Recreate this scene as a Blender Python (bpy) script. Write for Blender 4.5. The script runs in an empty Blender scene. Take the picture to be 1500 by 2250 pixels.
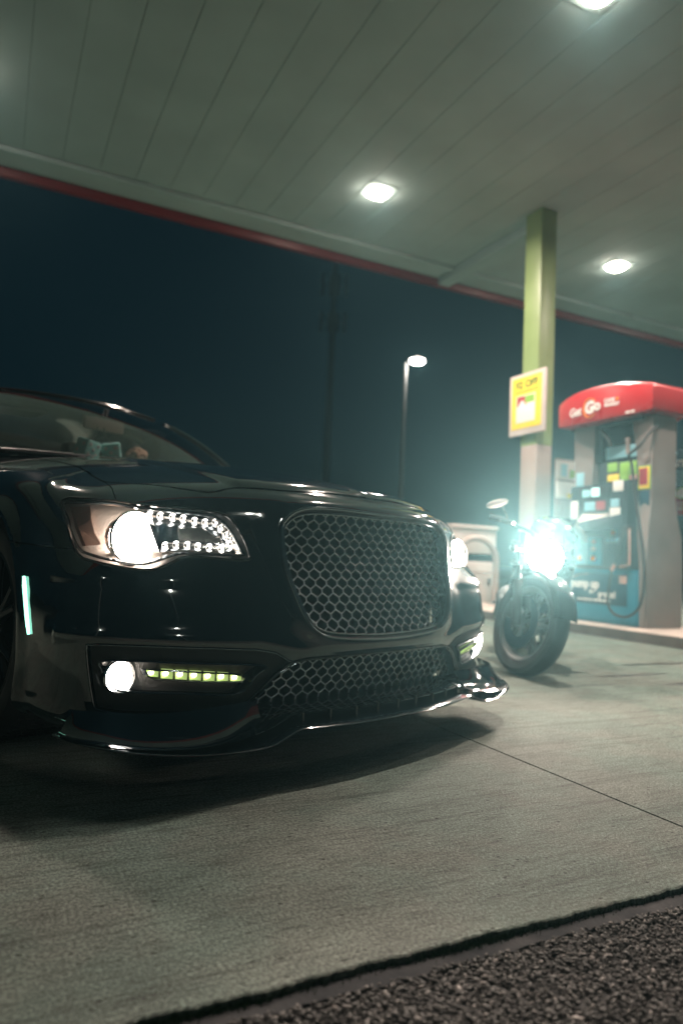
import bpy, bmesh, math, random
import numpy as np
from mathutils import Vector, Matrix
from mathutils.geometry import delaunay_2d_cdt
random.seed(7); rng = np.random.default_rng(7)
scene = bpy.context.scene
# ---------------------------------------------------------------- camera
cd = bpy.data.cameras.new('camera'); cam = bpy.data.objects.new('camera', cd)
scene.collection.objects.link(cam); scene.camera = cam
CAM_H = 0.62
cd.sensor_fit = 'VERTICAL'; cd.sensor_height = 36.0; cd.sensor_width = 24.0
cd.lens = 24.6; cd.clip_start = 0.05; cd.clip_end = 2000
_p, _r = math.radians(3.836), math.radians(2.481)
cam.matrix_world = Matrix.Translation((0, 0, CAM_H)) @ Matrix.Rotation(math.pi/2+_p, 4, 'X') @ Matrix.Rotation(_r, 4, 'Z')
cd.dof.use_dof = True; cd.dof.focus_distance = 1.75; cd.dof.aperture_fstop = 1.9; cd.dof.aperture_blades = 9
# ---------------------------------------------------------------- world: clear night sky
world = bpy.data.worlds.new('World'); scene.world = world; world.use_nodes = True
wt = world.node_tree; bg = wt.nodes['Background']
sky = wt.nodes.new('ShaderNodeTexSky'); sky.sky_type = 'NISHITA'; sky.sun_disc = False
sky.sun_elevation = math.radians(-4.5); sky.sun_rotation = math.radians(20)
hs = wt.nodes.new('ShaderNodeMix'); hs.data_type = 'RGBA'; hs.blend_type = 'MULTIPLY'; hs.inputs[0].default_value = 1
hs.inputs[7].default_value = (0.55, 0.95, 1.0, 1)
wt.links.new(sky.outputs[0], hs.inputs[6]); wt.links.new(hs.outputs[2], bg.inputs[0]); bg.inputs[1].default_value = 0.05
ad = wt.nodes.new('ShaderNodeMix'); ad.data_type = 'RGBA'; ad.blend_type = 'ADD'; ad.inputs[0].default_value = 1
ad.inputs[7].default_value = (.0, .085, .15, 1)          # skyglow of the town
wt.links.new(hs.outputs[2], ad.inputs[6]); wt.links.new(ad.outputs[2], bg.inputs[0])
scene.view_settings.view_transform = 'Standard'; scene.view_settings.look = 'None'
scene.view_settings.exposure = 0.1; scene.view_settings.gamma = 1.0
cy = scene.cycles; cy.use_denoising = True; cy.use_adaptive_sampling = True; cy.adaptive_threshold = .004; cy.max_bounces = 8; cy.diffuse_bounces = 4; cy.glossy_bounces = 5
cy.transmission_bounces = 6; cy.transparent_max_bounces = 12; cy.volume_bounces = 0
cy.sample_clamp_indirect = 4.0; cy.caustics_reflective = False; cy.caustics_refractive = False
# station frame: x runs along the far canopy edge, y across it, away from the camera
YAW = math.radians(26.306)
U1 = Vector((-math.sin(YAW), math.cos(YAW), 0)); V1 = Vector((math.cos(YAW), math.sin(YAW), 0))
def vu(v, u, z=0.0): return V1*v + U1*u + Vector((0, 0, z))
HC = 4.85          # underside of the canopy
COL = scene.collection
# ---------------------------------------------------------------- object helpers
def link(o, parent=None):
    COL.objects.link(o)
    if parent is not None: o.parent = parent
    return o
def tag(o, label=None, cat=None, group=None, kind=None):
    if label: o['label'] = label
    if cat: o['category'] = cat
    if group: o['group'] = group
    if kind: o['kind'] = kind
    return o
def empty(name, loc=(0, 0, 0), rot=(0, 0, 0), parent=None):
    o = bpy.data.objects.new(name, None); o.empty_display_size = .1
    o.location = loc; o.rotation_euler = rot
    return link(o, parent)
def copy_tree(o, parent=None):
    c = o.copy(); link(c)
    if parent is not None: c.parent = parent; c.matrix_parent_inverse = o.matrix_parent_inverse
    for ch in list(o.children):
        if ch.name in COL.objects: copy_tree(ch, c)
    return c
class MB:
    """collects shapes, then links them as one mesh object"""
    def __init__(s): s.v = []; s.f = []; s.sm = []
    def add(s, V, Fc, smooth=False):
        o = len(s.v); s.v += [tuple(map(float, p)) for p in V]
        for f in Fc: s.f.append([i+o for i in f]); s.sm.append(smooth)
        return s
    def box(s, a, b, bev=0.0, M=None):
        x0, y0, z0 = a; x1, y1, z1 = b
        if bev <= 0:
            V = [(x, y, z) for z in (z0, z1) for y in (y0, y1) for x in (x0, x1)]
            Fc = [(0, 2, 3, 1), (4, 5, 7, 6), (0, 1, 5, 4), (2, 6, 7, 3), (0, 4, 6, 2), (1, 3, 7, 5)]
        else:
            bm = bmesh.new(); bmesh.ops.create_cube(bm, size=1)
            for v in bm.verts: v.co = Vector(((x0+x1)/2+v.co.x*(x1-x0), (y0+y1)/2+v.co.y*(y1-y0), (z0+z1)/2+v.co.z*(z1-z0)))
            bmesh.ops.bevel(bm, geom=list(bm.edges), offset=bev, segments=2, affect='EDGES', profile=.6)
            V = [v.co[:] for v in bm.verts]; Fc = [[v.index for v in f.verts] for f in bm.faces]; bm.free()
        if M is not None: V = [(M @ Vector(p))[:] for p in V]
        return s.add(V, Fc, bev > 0)
    def tube(s, pts, r, n=10, closed=False, cap=True, flat=None):
        P = [Vector(p) for p in pts]; m = len(P)
        R = r if isinstance(r, (list, tuple)) else [r]*m
        V = []; prev = None
        for i in range(m):
            if closed: t = P[(i+1) % m]-P[i-1]
            else: t = P[min(i+1, m-1)]-P[max(i-1, 0)]
            t.normalize()
            a = prev if prev is not None else (Vector((0, 0, 1)) if abs(t.z) < .9 else Vector((1, 0, 0)))
            nrm = (a-t*a.dot(t))
            if nrm.length < 1e-6: nrm = t.orthogonal()
            nrm.normalize(); prev = nrm; b = t.cross(nrm)
            for k in range(n):
                an = 2*math.pi*k/n
                V.append(P[i]+nrm*(math.cos(an)*R[i]*(flat or 1))+b*(math.sin(an)*R[i]))
        Fc = []
        for i in range(m if closed else m-1):
            j = (i+1) % m
            for k in range(n): Fc.append((i*n+k, i*n+(k+1) % n, j*n+(k+1) % n, j*n+k))
        if cap and not closed: Fc += [list(range(n))[::-1], [(m-1)*n+k for k in range(n)]]
        return s.add(V, Fc, True)
    def lathe(s, prof, n=32, M=None, axis='z'):
        """prof: (r, h) pairs turned about an axis"""
        V = []; m = len(prof)
        for r, hh in prof:
            for k in range(n):
                a = 2*math.pi*k/n; x, y = r*math.cos(a), r*math.sin(a)
                V.append({'z': (x, y, hh), 'x': (hh, x, y), 'y': (x, hh, y)}[axis])
        if M is not None: V = [(M @ Vector(p))[:] for p in V]
        Fc = []
        for i in range(m-1):
            for k in range(n): Fc.append((i*n+k, i*n+(k+1) % n, (i+1)*n+(k+1) % n, (i+1)*n+k))
        if prof[0][0] > 1e-5: Fc.append(list(range(n))[::-1])
        if prof[-1][0] > 1e-5: Fc.append([(m-1)*n+k for k in range(n)])
        return s.add(V, Fc, True)
    def prism(s, poly, a, b, axis='y', smooth=False):
        """poly of 2-D points extruded along an axis from a to b"""
        n = len(poly); V = []
        for t in (a, b):
            for p, q in poly: V.append({'y': (p, t, q), 'x': (t, p, q), 'z': (p, q, t)}[axis])
        Fc = [list(range(n)), [n+i for i in range(n)][::-1]]
        for i in range(n): Fc.append((i, (i+1) % n, n+(i+1) % n, n+i))
        return s.add(V, Fc, smooth)
    def sphere(s, c, r, n=14, sc=(1, 1, 1), M=None):
        V = [(0, 0, 1)]; Fc = []; m = n//2
        for i in range(1, m):
            th = math.pi*i/m
            for k in range(n):
                a = 2*math.pi*k/n; V.append((math.sin(th)*math.cos(a), math.sin(th)*math.sin(a), math.cos(th)))
        V.append((0, 0, -1)); last = len(V)-1
        for k in range(n):
            Fc.append((0, 1+k, 1+(k+1) % n)); Fc.append((last, 1+(m-2)*n+(k+1) % n, 1+(m-2)*n+k))
        for i in range(m-2):
            for k in range(n): Fc.append((1+i*n+k, 1+(i+1)*n+k, 1+(i+1)*n+(k+1) % n, 1+i*n+(k+1) % n))
        V = [Vector((p[0]*r*sc[0], p[1]*r*sc[1], p[2]*r*sc[2]))+Vector(c) for p in V]
        if M is not None: V = [M @ p for p in V]
        return s.add(V, Fc, True)
    def build(s, name, m, parent=None, angle=32, fix=True):
        me = bpy.data.meshes.new(name); me.from_pydata(s.v, [], s.f); me.update()
        if fix:
            bm = bmesh.new(); bm.from_mesh(me); bmesh.ops.recalc_face_normals(bm, faces=bm.faces); bm.to_mesh(me); bm.free()
        me.polygons.foreach_set('use_smooth', s.sm); me.materials.append(m)
        if any(s.sm): me.set_sharp_from_angle(angle=math.radians(angle))
        return link(bpy.data.objects.new(name, me), parent)
def text(name, body, size, m, parent, loc, rot, extrude=.001, align='CENTER', shear=0, bold=0.0, sx=1.0):
    c = bpy.data.curves.new(name, 'FONT'); c.body = body; c.size = size; c.extrude = extrude
    c.align_x = align; c.align_y = 'CENTER'; c.shear = shear; c.offset = bold; c.materials.append(m)
    t = bpy.data.objects.new(name, c); COL.objects.link(t); bpy.context.view_layer.update()
    me = bpy.data.meshes.new_from_object(t.evaluated_get(bpy.context.evaluated_depsgraph_get())); me.name = name
    bpy.data.objects.remove(t); bpy.data.curves.remove(c)
    if not me.materials: me.materials.append(m)
    o = bpy.data.objects.new(name, me); link(o, parent); o.location = loc; o.rotation_euler = rot; o.scale = (sx, 1, 1)
    return o
# ---------------------------------------------------------------- materials
def mat(name, col=(.5, .5, .5), rough=.5, metal=0, emis=None, es=0, coat=0, spec=.5, bump=0, bscale=60, vary=0, vscale=4, coat_rough=.03):
    m = bpy.data.materials.new(name); m.use_nodes = True; nt = m.node_tree; b = nt.nodes['Principled BSDF']
    b.inputs['Base Color'].default_value = (*col, 1); b.inputs['Roughness'].default_value = rough
    b.inputs['Metallic'].default_value = metal; b.inputs['Coat Weight'].default_value = coat
    b.inputs['Coat Roughness'].default_value = coat_rough; b.inputs['Specular IOR Level'].default_value = spec
    if emis: b.inputs['Emission Color'].default_value = (*emis, 1); b.inputs['Emission Strength'].default_value = es
    if vary or bump:
        tc = nt.nodes.new('ShaderNodeTexCoord')
    if vary:
        n = nt.nodes.new('ShaderNodeTexNoise'); n.inputs['Scale'].default_value = vscale; n.inputs['Detail'].default_value = 6
        nt.links.new(tc.outputs['Object'], n.inputs['Vector'])
        r = nt.nodes.new('ShaderNodeMapRange'); r.inputs[1].default_value = .3; r.inputs[2].default_value = .7
        r.inputs[3].default_value = 1-vary; r.inputs[4].default_value = 1+vary*.6
        nt.links.new(n.outputs['Fac'], r.inputs[0])
        x = nt.nodes.new('ShaderNodeMix'); x.data_type = 'RGBA'; x.blend_type = 'MULTIPLY'; x.inputs[0].default_value = 1
        x.inputs[6].default_value = (*col, 1); nt.links.new(r.outputs[0], x.inputs[7]); nt.links.new(x.outputs[2], b.inputs['Base Color'])
        r2 = nt.nodes.new('ShaderNodeMapRange'); r2.inputs[1].default_value = .3; r2.inputs[2].default_value = .7
        r2.inputs[3].default_value = rough*.8; r2.inputs[4].default_value = min(1, rough*1.3)
        nt.links.new(n.outputs['Fac'], r2.inputs[0]); nt.links.new(r2.outputs[0], b.inputs['Roughness'])
    if bump:
        n2 = nt.nodes.new('ShaderNodeTexNoise'); n2.inputs['Scale'].default_value = bscale; n2.inputs['Detail'].default_value = 4
        nt.links.new(tc.outputs['Object'], n2.inputs['Vector'])
        bp = nt.nodes.new('ShaderNodeBump'); bp.inputs['Strength'].default_value = bump; bp.inputs['Distance'].default_value = .002
        nt.links.new(n2.outputs['Fac'], bp.inputs['Height']); nt.links.new(bp.outputs[0], b.inputs['Normal'])
    return m
def glass(name, tint=(.8, .85, .85), rough=.01, refl=1.0):
    m = bpy.data.materials.new(name); m.use_nodes = True; nt = m.node_tree; nt.nodes.clear()
    o = nt.nodes.new('ShaderNodeOutputMaterial'); mx = nt.nodes.new('ShaderNodeMixShader')
    t = nt.nodes.new('ShaderNodeBsdfTransparent'); t.inputs[0].default_value = (*tint, 1)
    g = nt.nodes.new('ShaderNodeBsdfGlossy'); g.inputs['Roughness'].default_value = rough
    f = nt.nodes.new('ShaderNodeFresnel'); f.inputs[0].default_value = 1.5
    mm = nt.nodes.new('ShaderNodeMath'); mm.operation = 'MULTIPLY'; mm.inputs[1].default_value = refl
    nt.links.new(f.outputs[0], mm.inputs[0]); nt.links.new(mm.outputs[0], mx.inputs[0])
    nt.links.new(t.outputs[0], mx.inputs[1]); nt.links.new(g.outputs[0], mx.inputs[2]); nt.links.new(mx.outputs[0], o.inputs[0])
    return m
M = dict(
    paint=mat('black_car_paint', (.006, .015, .020), .10, .0, coat=1, spec=.6, coat_rough=.015),
    gloss=mat('gloss_black_trim', (.006, .007, .008), .12, coat=.6),
    matte=mat('matte_black_plastic', (.012, .013, .014), .45, bump=.1, bscale=400),
    dark=mat('dark_void', (.003, .003, .004), .9, spec=0),
    dchrome=mat('dark_chrome', (.30, .33, .35), .14, 1), mesh=mat('grille_mesh_metal', (.80, .83, .84), .36, .7),
    chrome=mat('bright_chrome', (.75, .76, .76), .07, 1),
    silver=mat('silver_reflector', (.75, .73, .70), .22, 1),
    rubber=mat('tyre_rubber', (.018, .018, .019), .62, bump=.25, bscale=180, vary=.2),
    rim=mat('dark_wheel_metal', (.03, .032, .034), .28, .8),
    leather=mat('dark_leather', (.02, .018, .018), .5, bump=.2, bscale=90),
    white_p=mat('white_painted_metal', (.50, .45, .42), .45, vary=.12, vscale=3, bump=.05),
    ceil=mat('canopy_panel_white', (.37, .50, .49), .75, vary=.12, vscale=1.2, spec=.2),
    red_f=mat('red_fascia_enamel', (.17, .006, .012), .35), red_p=mat('red_fascia_plastic', (.46, .014, .02), .3, vary=.06),
    green_p=mat('green_painted_steel', (.22, .31, .12), .38, vary=.1, vscale=3),
    cream_p=mat('cream_painted_steel', (.31, .245, .215), .42, vary=.12, vscale=3),
    steel=mat('brushed_pump_steel', (.28, .24, .222), .42, .35, vary=.15, vscale=3),
    teal_p=mat('teal_pump_panel', (.02, .19, .28), .35, vary=.08),
    navy=mat('navy_print', (.008, .05, .08), .4), black_p=mat('pump_black_plastic', (.02, .03, .035), .4, vary=.2),
    white_i=mat('white_print', (.72, .70, .66), .5), yellow_i=mat('yellow_print', (.80, .60, .04), .45),
    green_i=mat('dark_green_print', (.02, .12, .03), .5), lime_i=mat('lime_print', (.22, .45, .06), .5),
    orange_i=mat('orange_print', (.85, .30, .03), .45), crim_i=mat('crimson_print', (.32, .02, .03), .5),
    sky_i=mat('light_blue_print', (.25, .50, .58), .5), pink_i=mat('pink_print', (.6, .35, .28), .5),
    led=mat('white_led', (.9, .9, .9), .4, emis=(1, .93, .86), es=6),
    ledg=mat('green_tinted_led', (.5, .6, .3), .3, emis=(1.0, 1.0, .62), es=4),
    ledc=mat('green_reflector_cell', (.45, .62, .22), .3, .6, emis=(.7, .9, .3), es=.45), marker=mat('green_marker_light', (.2, .6, .4), .3, emis=(.35, 1.0, .72), es=3.2),
    beam=mat('headlamp_glow', (1, 1, 1), .3, emis=(1, .80, .66), es=90),
    fogb=mat('fog_lamp_glow', (1, 1, 1), .3, emis=(1, .93, .85), es=45),
    bikeb=mat('motorcycle_lamp_glow', (1, 1, 1), .3, emis=(1, .82, .70), es=420),
    lamp=mat('canopy_lamp_glow', (1, 1, 1), .3, emis=(1, .80, .67), es=110),
    lamp_dim=mat('canopy_lamp_dim', (1, 1, 1), .3, emis=(1, .80, .67), es=45), lampback=mat('lamp_inner_chrome', (.30, .28, .26), .5, .9, bump=.8, bscale=120), lens=glass('clear_lens', (.93, .93, .93), .01, .9), wind=glass('windscreen_glass', (.80, .82, .82), .008, 2.3),
    tint=glass('tinted_side_glass', (.12, .13, .13), .01, 1.0),
    dice=mat('pale_teal_plush', (.40, .85, .80), .9, bump=.5, bscale=300), plush=mat('tan_plush', (.75, .48, .34), .9, bump=.5, bscale=300),
    fair=mat('pale_skin_plastic', (.85, .62, .50), .6), amber=mat('clear_amber_reflector', (.26, .17, .13), .3, .3, bump=.6, bscale=500),
)
M['paint'].node_tree.nodes['Principled BSDF'].inputs['Coat IOR'].default_value = 1.85
# ================================================================ SETTING
def concrete_mat():
    m = bpy.data.materials.new('broomed_concrete'); m.use_nodes = True; nt = m.node_tree; b = nt.nodes['Principled BSDF']
    N = nt.nodes.new; Lk = nt.links.new
    tc = N('ShaderNodeTexCoord')
    def noise(scale, detail=6, rough=.6, st=(1, 1, 1)):
        mp = N('ShaderNodeMapping'); mp.inputs['Scale'].default_value = st; Lk(tc.outputs['Object'], mp.inputs[0])
        n = N('ShaderNodeTexNoise'); n.inputs['Scale'].default_value = scale; n.inputs['Detail'].default_value = detail
        n.inputs['Roughness'].default_value = rough; Lk(mp.outputs[0], n.inputs['Vector']); return n.outputs['Fac']
    def ramp(src, a, bb, c, d):
        r = N('ShaderNodeMapRange'); r.interpolation_type = 'SMOOTHSTEP'
        for i, v in enumerate((a, bb, c, d)): r.inputs[i+1].default_value = v
        Lk(src, r.inputs[0]); return r.outputs[0]
    def mul(a, bb):
        x = N('ShaderNodeMath'); x.operation = 'MULTIPLY'
        for i, s in enumerate((a, bb)):
            if isinstance(s, (int, float)): x.inputs[i].default_value = s
            else: Lk(s, x.inputs[i])
        return x.outputs[0]
    def add(a, bb):
        x = N('ShaderNodeMath'); x.operation = 'ADD'; Lk(a, x.inputs[0]); Lk(bb, x.inputs[1]); return x.outputs[0]
    big = ramp(noise(.9), .3, .7, .86, 1.08); mid = ramp(noise(7, 8), .3, .7, .86, 1.1)
    fine = ramp(noise(150, 5, .8), .36, .66, .36, 1.55); streak = mul(ramp(noise(75, 5, .7, (.16, 1, 1)), .36, .52, .70, 1.04), ramp(noise(16, 6, .75, (.05, 1, 1)), .40, .47, .72, 1.0))
    vor = N('ShaderNodeTexVoronoi'); vor.inputs['Scale'].default_value = 34; vor.inputs['Randomness'].default_value = 1
    mp = N('ShaderNodeMapping'); mp.inputs['Scale'].default_value = (.7, 1.3, 1); Lk(tc.outputs['Object'], mp.inputs[0]); Lk(mp.outputs[0], vor.inputs['Vector'])
    pitmask = ramp(noise(14, 5), .46, .52, 0, 1)
    pit = mul(ramp(vor.outputs['Distance'], .06, .17, 1, 0), pitmask)       # 1 inside a pit
    # oil spots with a shape of their own, out on the drive lane
    wet = None
    for (cx, cyy, rx, ry) in ((3.50, 3.02, .42, .05), (3.95, 2.62, .50, .12), (3.55, 2.72, .26, .05), (4.1, 3.35, .55, .06), (3.05, 3.15, .2, .025), (2.2, 4.0, .5, .1)):
        mp2 = N('ShaderNodeMapping'); mp2.inputs['Location'].default_value = (-cx/rx, -cyy/ry, 0); mp2.inputs['Scale'].default_value = (1/rx, 1/ry, 0)
        Lk(tc.outputs['Object'], mp2.inputs[0])
        ln = N('ShaderNodeVectorMath'); ln.operation = 'LENGTH'; Lk(mp2.outputs[0], ln.inputs[0])
        s = ramp(ln.outputs['Value'], .2, 1.25, 1, 0); wet = s if wet is None else add(wet, s)
    wet = ramp(mul(wet, noise(9, 5, .7, (.5, 1.6, 1))), .20, .36, 0, 1)
    v = mul(mul(mul(big, mid), mul(fine, streak)), ramp(pit, 0, 1, 1, .3)); v = mul(v, ramp(wet, 0, 1, 1, .30))
    c = N('ShaderNodeMix'); c.data_type = 'RGBA'; c.blend_type = 'MULTIPLY'; c.inputs[0].default_value = 1
    c1 = N('ShaderNodeMix'); c1.data_type = 'RGBA'; c1.inputs[6].default_value = (.165, .228, .190, 1); c1.inputs[7].default_value = (.185, .218, .183, 1)
    Lk(ramp(noise(2.2, 5), .4, .6, 0, 1), c1.inputs[0]); Lk(c1.outputs[2], c.inputs[6]); Lk(v, c.inputs[7]); Lk(c.outputs[2], b.inputs['Base Color'])
    Lk(ramp(wet, 0, 1, .74, .38), b.inputs['Roughness']); b.inputs['Specular IOR Level'].default_value = .35
    hgt = add(add(mul(fine, .9), mul(streak, 1.0)), mul(pit, -2.6))
    bp = N('ShaderNodeBump'); bp.inputs['Strength'].default_value = .75; bp.inputs['Distance'].default_value = .0025
    Lk(hgt, bp.inputs['Height']); Lk(bp.outputs[0], b.inputs['Normal'])
    return m
CONC = concrete_mat()
ASPH = mat('asphalt', (.045, .045, .043), .85, bump=1, bscale=160, vary=.35, vscale=40)
TARS = mat('smooth_dark_joint_sealant', (.024, .027, .030), .95, bump=.6, bscale=90, vary=.4, vscale=12)
def wob(k, amp):  # ragged slab edge
    return sum(math.sin(k*f+p)*a for f, p, a in ((9, 1, .3), (23, 2, .3), (57, .5, .25), (131, 4, .2), (311, 2.2, .2)))*amp
def slab(name, x0, x1, y0, y1, z=0.0, th=.035, rag=0.0, label=None):
    mb = MB(); V = []; n = 700 if rag else 1; r = .004
    for i in range(n+1):
        x = x0+(x1-x0)*i/n; w = wob(x, rag) if rag else 0
        V += [(x, y1, z), (x, y0+w+r, z), (x, y0+w+r*.3-.001, z-r*.5), (x, y0+w*1.1, z-r*2), (x, y0+w*.8, z-th)]
    Fc = [(i*5+k, i*5+k+1, (i+1)*5+k+1, (i+1)*5+k) for i in range(n) for k in range(4)]
    mb.add(V, Fc, False)
    mb.add([(x0, y0, z-th), (x0, y1, z-th), (x0, y1, z), (x0, y0, z)], [(0, 1, 2, 3)]); mb.add([(x1, y0, z-th), (x1, y1, z-th), (x1, y1, z), (x1, y0, z)], [(0, 1, 2, 3)])
    o = mb.build(name, CONC, None); o.rotation_euler.z = YAW
    return tag(o, kind='structure')
# ground sheet to the horizon, then the concrete bays of the forecourt
mb = MB(); R_ = 700.0
mb.add([(-R_, -R_, -.060), (R_, -R_, -.060), (R_, R_, -.060), (-R_, R_, -.060)], [(0, 1, 2, 3)])
tag(mb.build('ground', ASPH), kind='structure')
XB = [-10.2, -6.3, -2.36, 1.562, 5.9, 9.8, 13.7]
for i in range(len(XB)-1):
    slab('concrete_paving', XB[i]+.004, XB[i+1]-.004, .975, 5.6, rag=.006 if XB[i] in (-2.36, 1.562) else 0)
    slab('concrete_paving', XB[i]+.004, XB[i+1]-.004, 5.608, 10.4)
slab('pavement', -10, 22, 11.0, 60, z=-.02)
mb = MB(); n = 500; V = []
for i in range(n+1):
    x = -3.5+7.5*i/n
    V += [(x, .990, -.013), (x, .962, -.011+wob(x+3, .001)), (x, .940+wob(x*1.3+1, .006), -.014), (x, .934+wob(x*1.3+1, .006), -.03)]
mb.add(V, [(i*4+k, i*4+k+1, (i+1)*4+k+1, (i+1)*4+k) for i in range(n) for k in range(3)], True)
o = mb.build('path', TARS); o.rotation_euler.z = YAW; tag(o, kind='structure')
mb = MB(); mb.add([(-8, -6, -.018), (10, -6, -.018), (10, .955, -.018), (-8, .955, -.018)], [(0, 1, 2, 3)])
o = mb.build('road', ASPH); o.rotation_euler.z = YAW; tag(o, kind='structure')
# loose crushed stone bound in the lane beside the slab: real chips
def chips():
    ico = [(0, 0, 1), (.89, 0, .45), (.28, .85, .45), (-.72, .53, .45), (-.72, -.53, .45), (.28, -.85, .45),
           (.72, .53, -.45), (-.28, .85, -.45), (-.89, 0, -.45), (-.28, -.85, -.45), (.72, -.53, -.45), (0, 0, -1)]
    fc = [(0, 1, 2), (0, 2, 3), (0, 3, 4), (0, 4, 5), (0, 5, 1), (1, 6, 2), (2, 7, 3), (3, 8, 4), (4, 9, 5), (5, 10, 1),
          (6, 7, 2), (7, 8, 3), (8, 9, 4), (9, 10, 5), (10, 6, 1), (11, 7, 6), (11, 8, 7), (11, 9, 8), (11, 10, 9), (11, 6, 10)]
    ico = np.array(ico); fc = np.array(fc); n = 42000
    x = rng.uniform(-.75, 1.9, n); y = .945-rng.power(1.0, n)*.62; y = np.where(rng.random(n) < .5, y, .945-rng.random(n)*.42)
    y = y-np.maximum(0, np.sin(x*17)*.004)
    s = rng.uniform(.0021, .0047, n)*np.where(rng.random(n) < .08, 1.5, 1)
    P = ico[None]*(1+rng.normal(0, .22, (n, 12, 1)))
    P = P*np.stack([rng.uniform(.8, 1.6, n), rng.uniform(.45, 1.0, n), rng.uniform(.3, .7, n)], 1)[:, None]
    a = rng.uniform(0, 6.28, n); b_ = rng.normal(0, .5, n)
    ca, sa, cb, sb_ = np.cos(a), np.sin(a), np.cos(b_), np.sin(b_)
    X = P[..., 0]*cb[:, None]-P[..., 2]*sb_[:, None]; Z = P[..., 0]*sb_[:, None]+P[..., 2]*cb[:, None]; Y = P[..., 1]
    X, Y = X*ca[:, None]-Y*sa[:, None], X*sa[:, None]+Y*ca[:, None]
    P = np.stack([X, Y, Z], -1)*s[:, None, None]; P[..., 0] += x[:, None]; P[..., 1] += y[:, None]; P[..., 2] += (-.0155+rng.uniform(0, .003, n))[:, None]
    me = bpy.data.meshes.new('gravel'); V = P.reshape(-1, 3); Fc = (fc[None]+(np.arange(n)*12)[:, None, None]).reshape(-1, 3)
    me.vertices.add(len(V)); me.vertices.foreach_set('co', V.ravel()); me.loops.add(Fc.size); me.loops.foreach_set('vertex_index', Fc.ravel())
    me.polygons.add(len(Fc)); me.polygons.foreach_set('loop_start', np.arange(0, Fc.size, 3)); me.update(calc_edges=True)
    c = me.attributes.new('tone', 'FLOAT', 'POINT'); c.data.foreach_set('value', np.repeat(rng.random(n), 12))
    m = mat('stone_chips', (.2, .2, .19), .8); nt = m.node_tree; b = nt.nodes['Principled BSDF']
    at = nt.nodes.new('ShaderNodeAttribute'); at.attribute_name = 'tone'; r = nt.nodes.new('ShaderNodeValToRGB')
    e = r.color_ramp.elements; e[0].color = (.05, .05, .047, 1); e[1].color = (.26, .24, .22, 1)
    for p, cc in ((.4, (.055, .055, .052)), (.75, (.10, .10, .094)), (.92, (.16, .152, .14))): k = e.new(p); k.color = (*cc, 1)
    nt.links.new(at.outputs['Fac'], r.inputs[0]); nt.links.new(r.outputs[0], b.inputs['Base Color'])
    me.materials.append(m); o = link(bpy.data.objects.new('gravel', me)); o.rotation_euler.z = YAW
    tag(o, 'crushed grey stone chips along the edge of the concrete', 'gravel', kind='stuff')
chips()
# moss in the open joint
mb = MB()
for i in range(6000):
    x = random.choice([random.uniform(-.6, 1.6), random.uniform(-.8, 1.2), random.gauss(.33, .06), random.gauss(.1, .09), random.gauss(.75, .08)]); y = .974+random.gauss(0, .006)
    hh = random.uniform(.003, .010); a = random.uniform(0, 6.3); w = .0012; dx, dy = math.cos(a)*w, math.sin(a)*w
    mb.add([(x-dx, y-dy, -.013), (x+dx, y+dy, -.013), (x+random.gauss(0, .002), y+random.gauss(0, .002), -.011+hh)], [(0, 1, 2)])
o = mb.build('moss', mat('moss_green', (.02, .055, .02), .9)); o.rotation_euler.z = YAW; tag(o, 'dark green moss growing in the joint at the slab edge', 'moss', kind='stuff')
# kerbed island under the dispenser
def rrect(x0, x1, y0, y1, r, n=8):
    P = []
    for cx, cyy, a0 in ((x1-r, y1-r, 0), (x0+r, y1-r, 90), (x0+r, y0+r, 180), (x1-r, y0+r, 270)):
        for k in range(n+1):
            a = math.radians(a0+90*k/n); P.append((cx+r*math.cos(a), cyy+r*math.sin(a)))
    return P
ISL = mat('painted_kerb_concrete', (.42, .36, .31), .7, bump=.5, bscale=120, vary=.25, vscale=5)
mb = MB(); IZ = .105; o_, i_ = rrect(5.125, 6.12, 2.6, 8.75, .3), rrect(5.137, 6.108, 2.612, 8.738, .29)
n = len(o_); V = [(p[0], p[1], 0) for p in o_]+[(p[0], p[1], IZ-.012) for p in o_]+[(p[0], p[1], IZ) for p in i_]
mb.add(V, [(k, (k+1) % n, n+(k+1) % n, n+k) for k in range(n)]+[(n+k, n+(k+1) % n, 2*n+(k+1) % n, 2*n+k) for k in range(n)]+[[2*n+k for k in range(n)]])
o = mb.build('kerb_island', ISL); o.data.materials.append(mat('shaded_kerb_face', (.10, .085, .075), .7, bump=.5, bscale=120, vary=.3, vscale=6))  # upright kerb faces get a darker colour, shade from overhead lamps painted in
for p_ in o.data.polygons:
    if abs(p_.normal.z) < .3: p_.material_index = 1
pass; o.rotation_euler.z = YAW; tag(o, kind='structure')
# ================================================================ CANOPY
can = tag(empty('canopy', vu(5.6, 5.2, HC), (0, 0, YAW)), 'white panelled forecourt canopy with a red fascia along its far edge', 'canopy')
CX0, CX1, CY0, CY1 = -15.0, 8.6, -3.2, 2.86          # local extents: x along the edge, y across (0 = u 5.2)
mb = MB(); w = .3895; k0 = math.floor((CX0+5.6)/w)
for k in range(k0, int((CX1+5.6)/w)+1):
    a, b = k*w+.006-5.6, (k+1)*w+.006-5.6
    V = []
    for y in (CY0, CY1):
        for dx, z in ((.001, .008), (.0025, .002), (.006, 0), (w-.006, 0), (w-.0025, .002), (w-.001, .008)): V.append((a+dx, y, z))
    mb.add(V, [(q, q+1, q+7, q+6) for q in range(5)])
mb.build('ceiling_panel', M['ceil'], can)
mb = MB(); mb.box((CX0, CY0-.3, .024), (CX1, CY1+.8, .9)); mb.build('roof_deck', M['matte'], can)
mb = MB()
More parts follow.
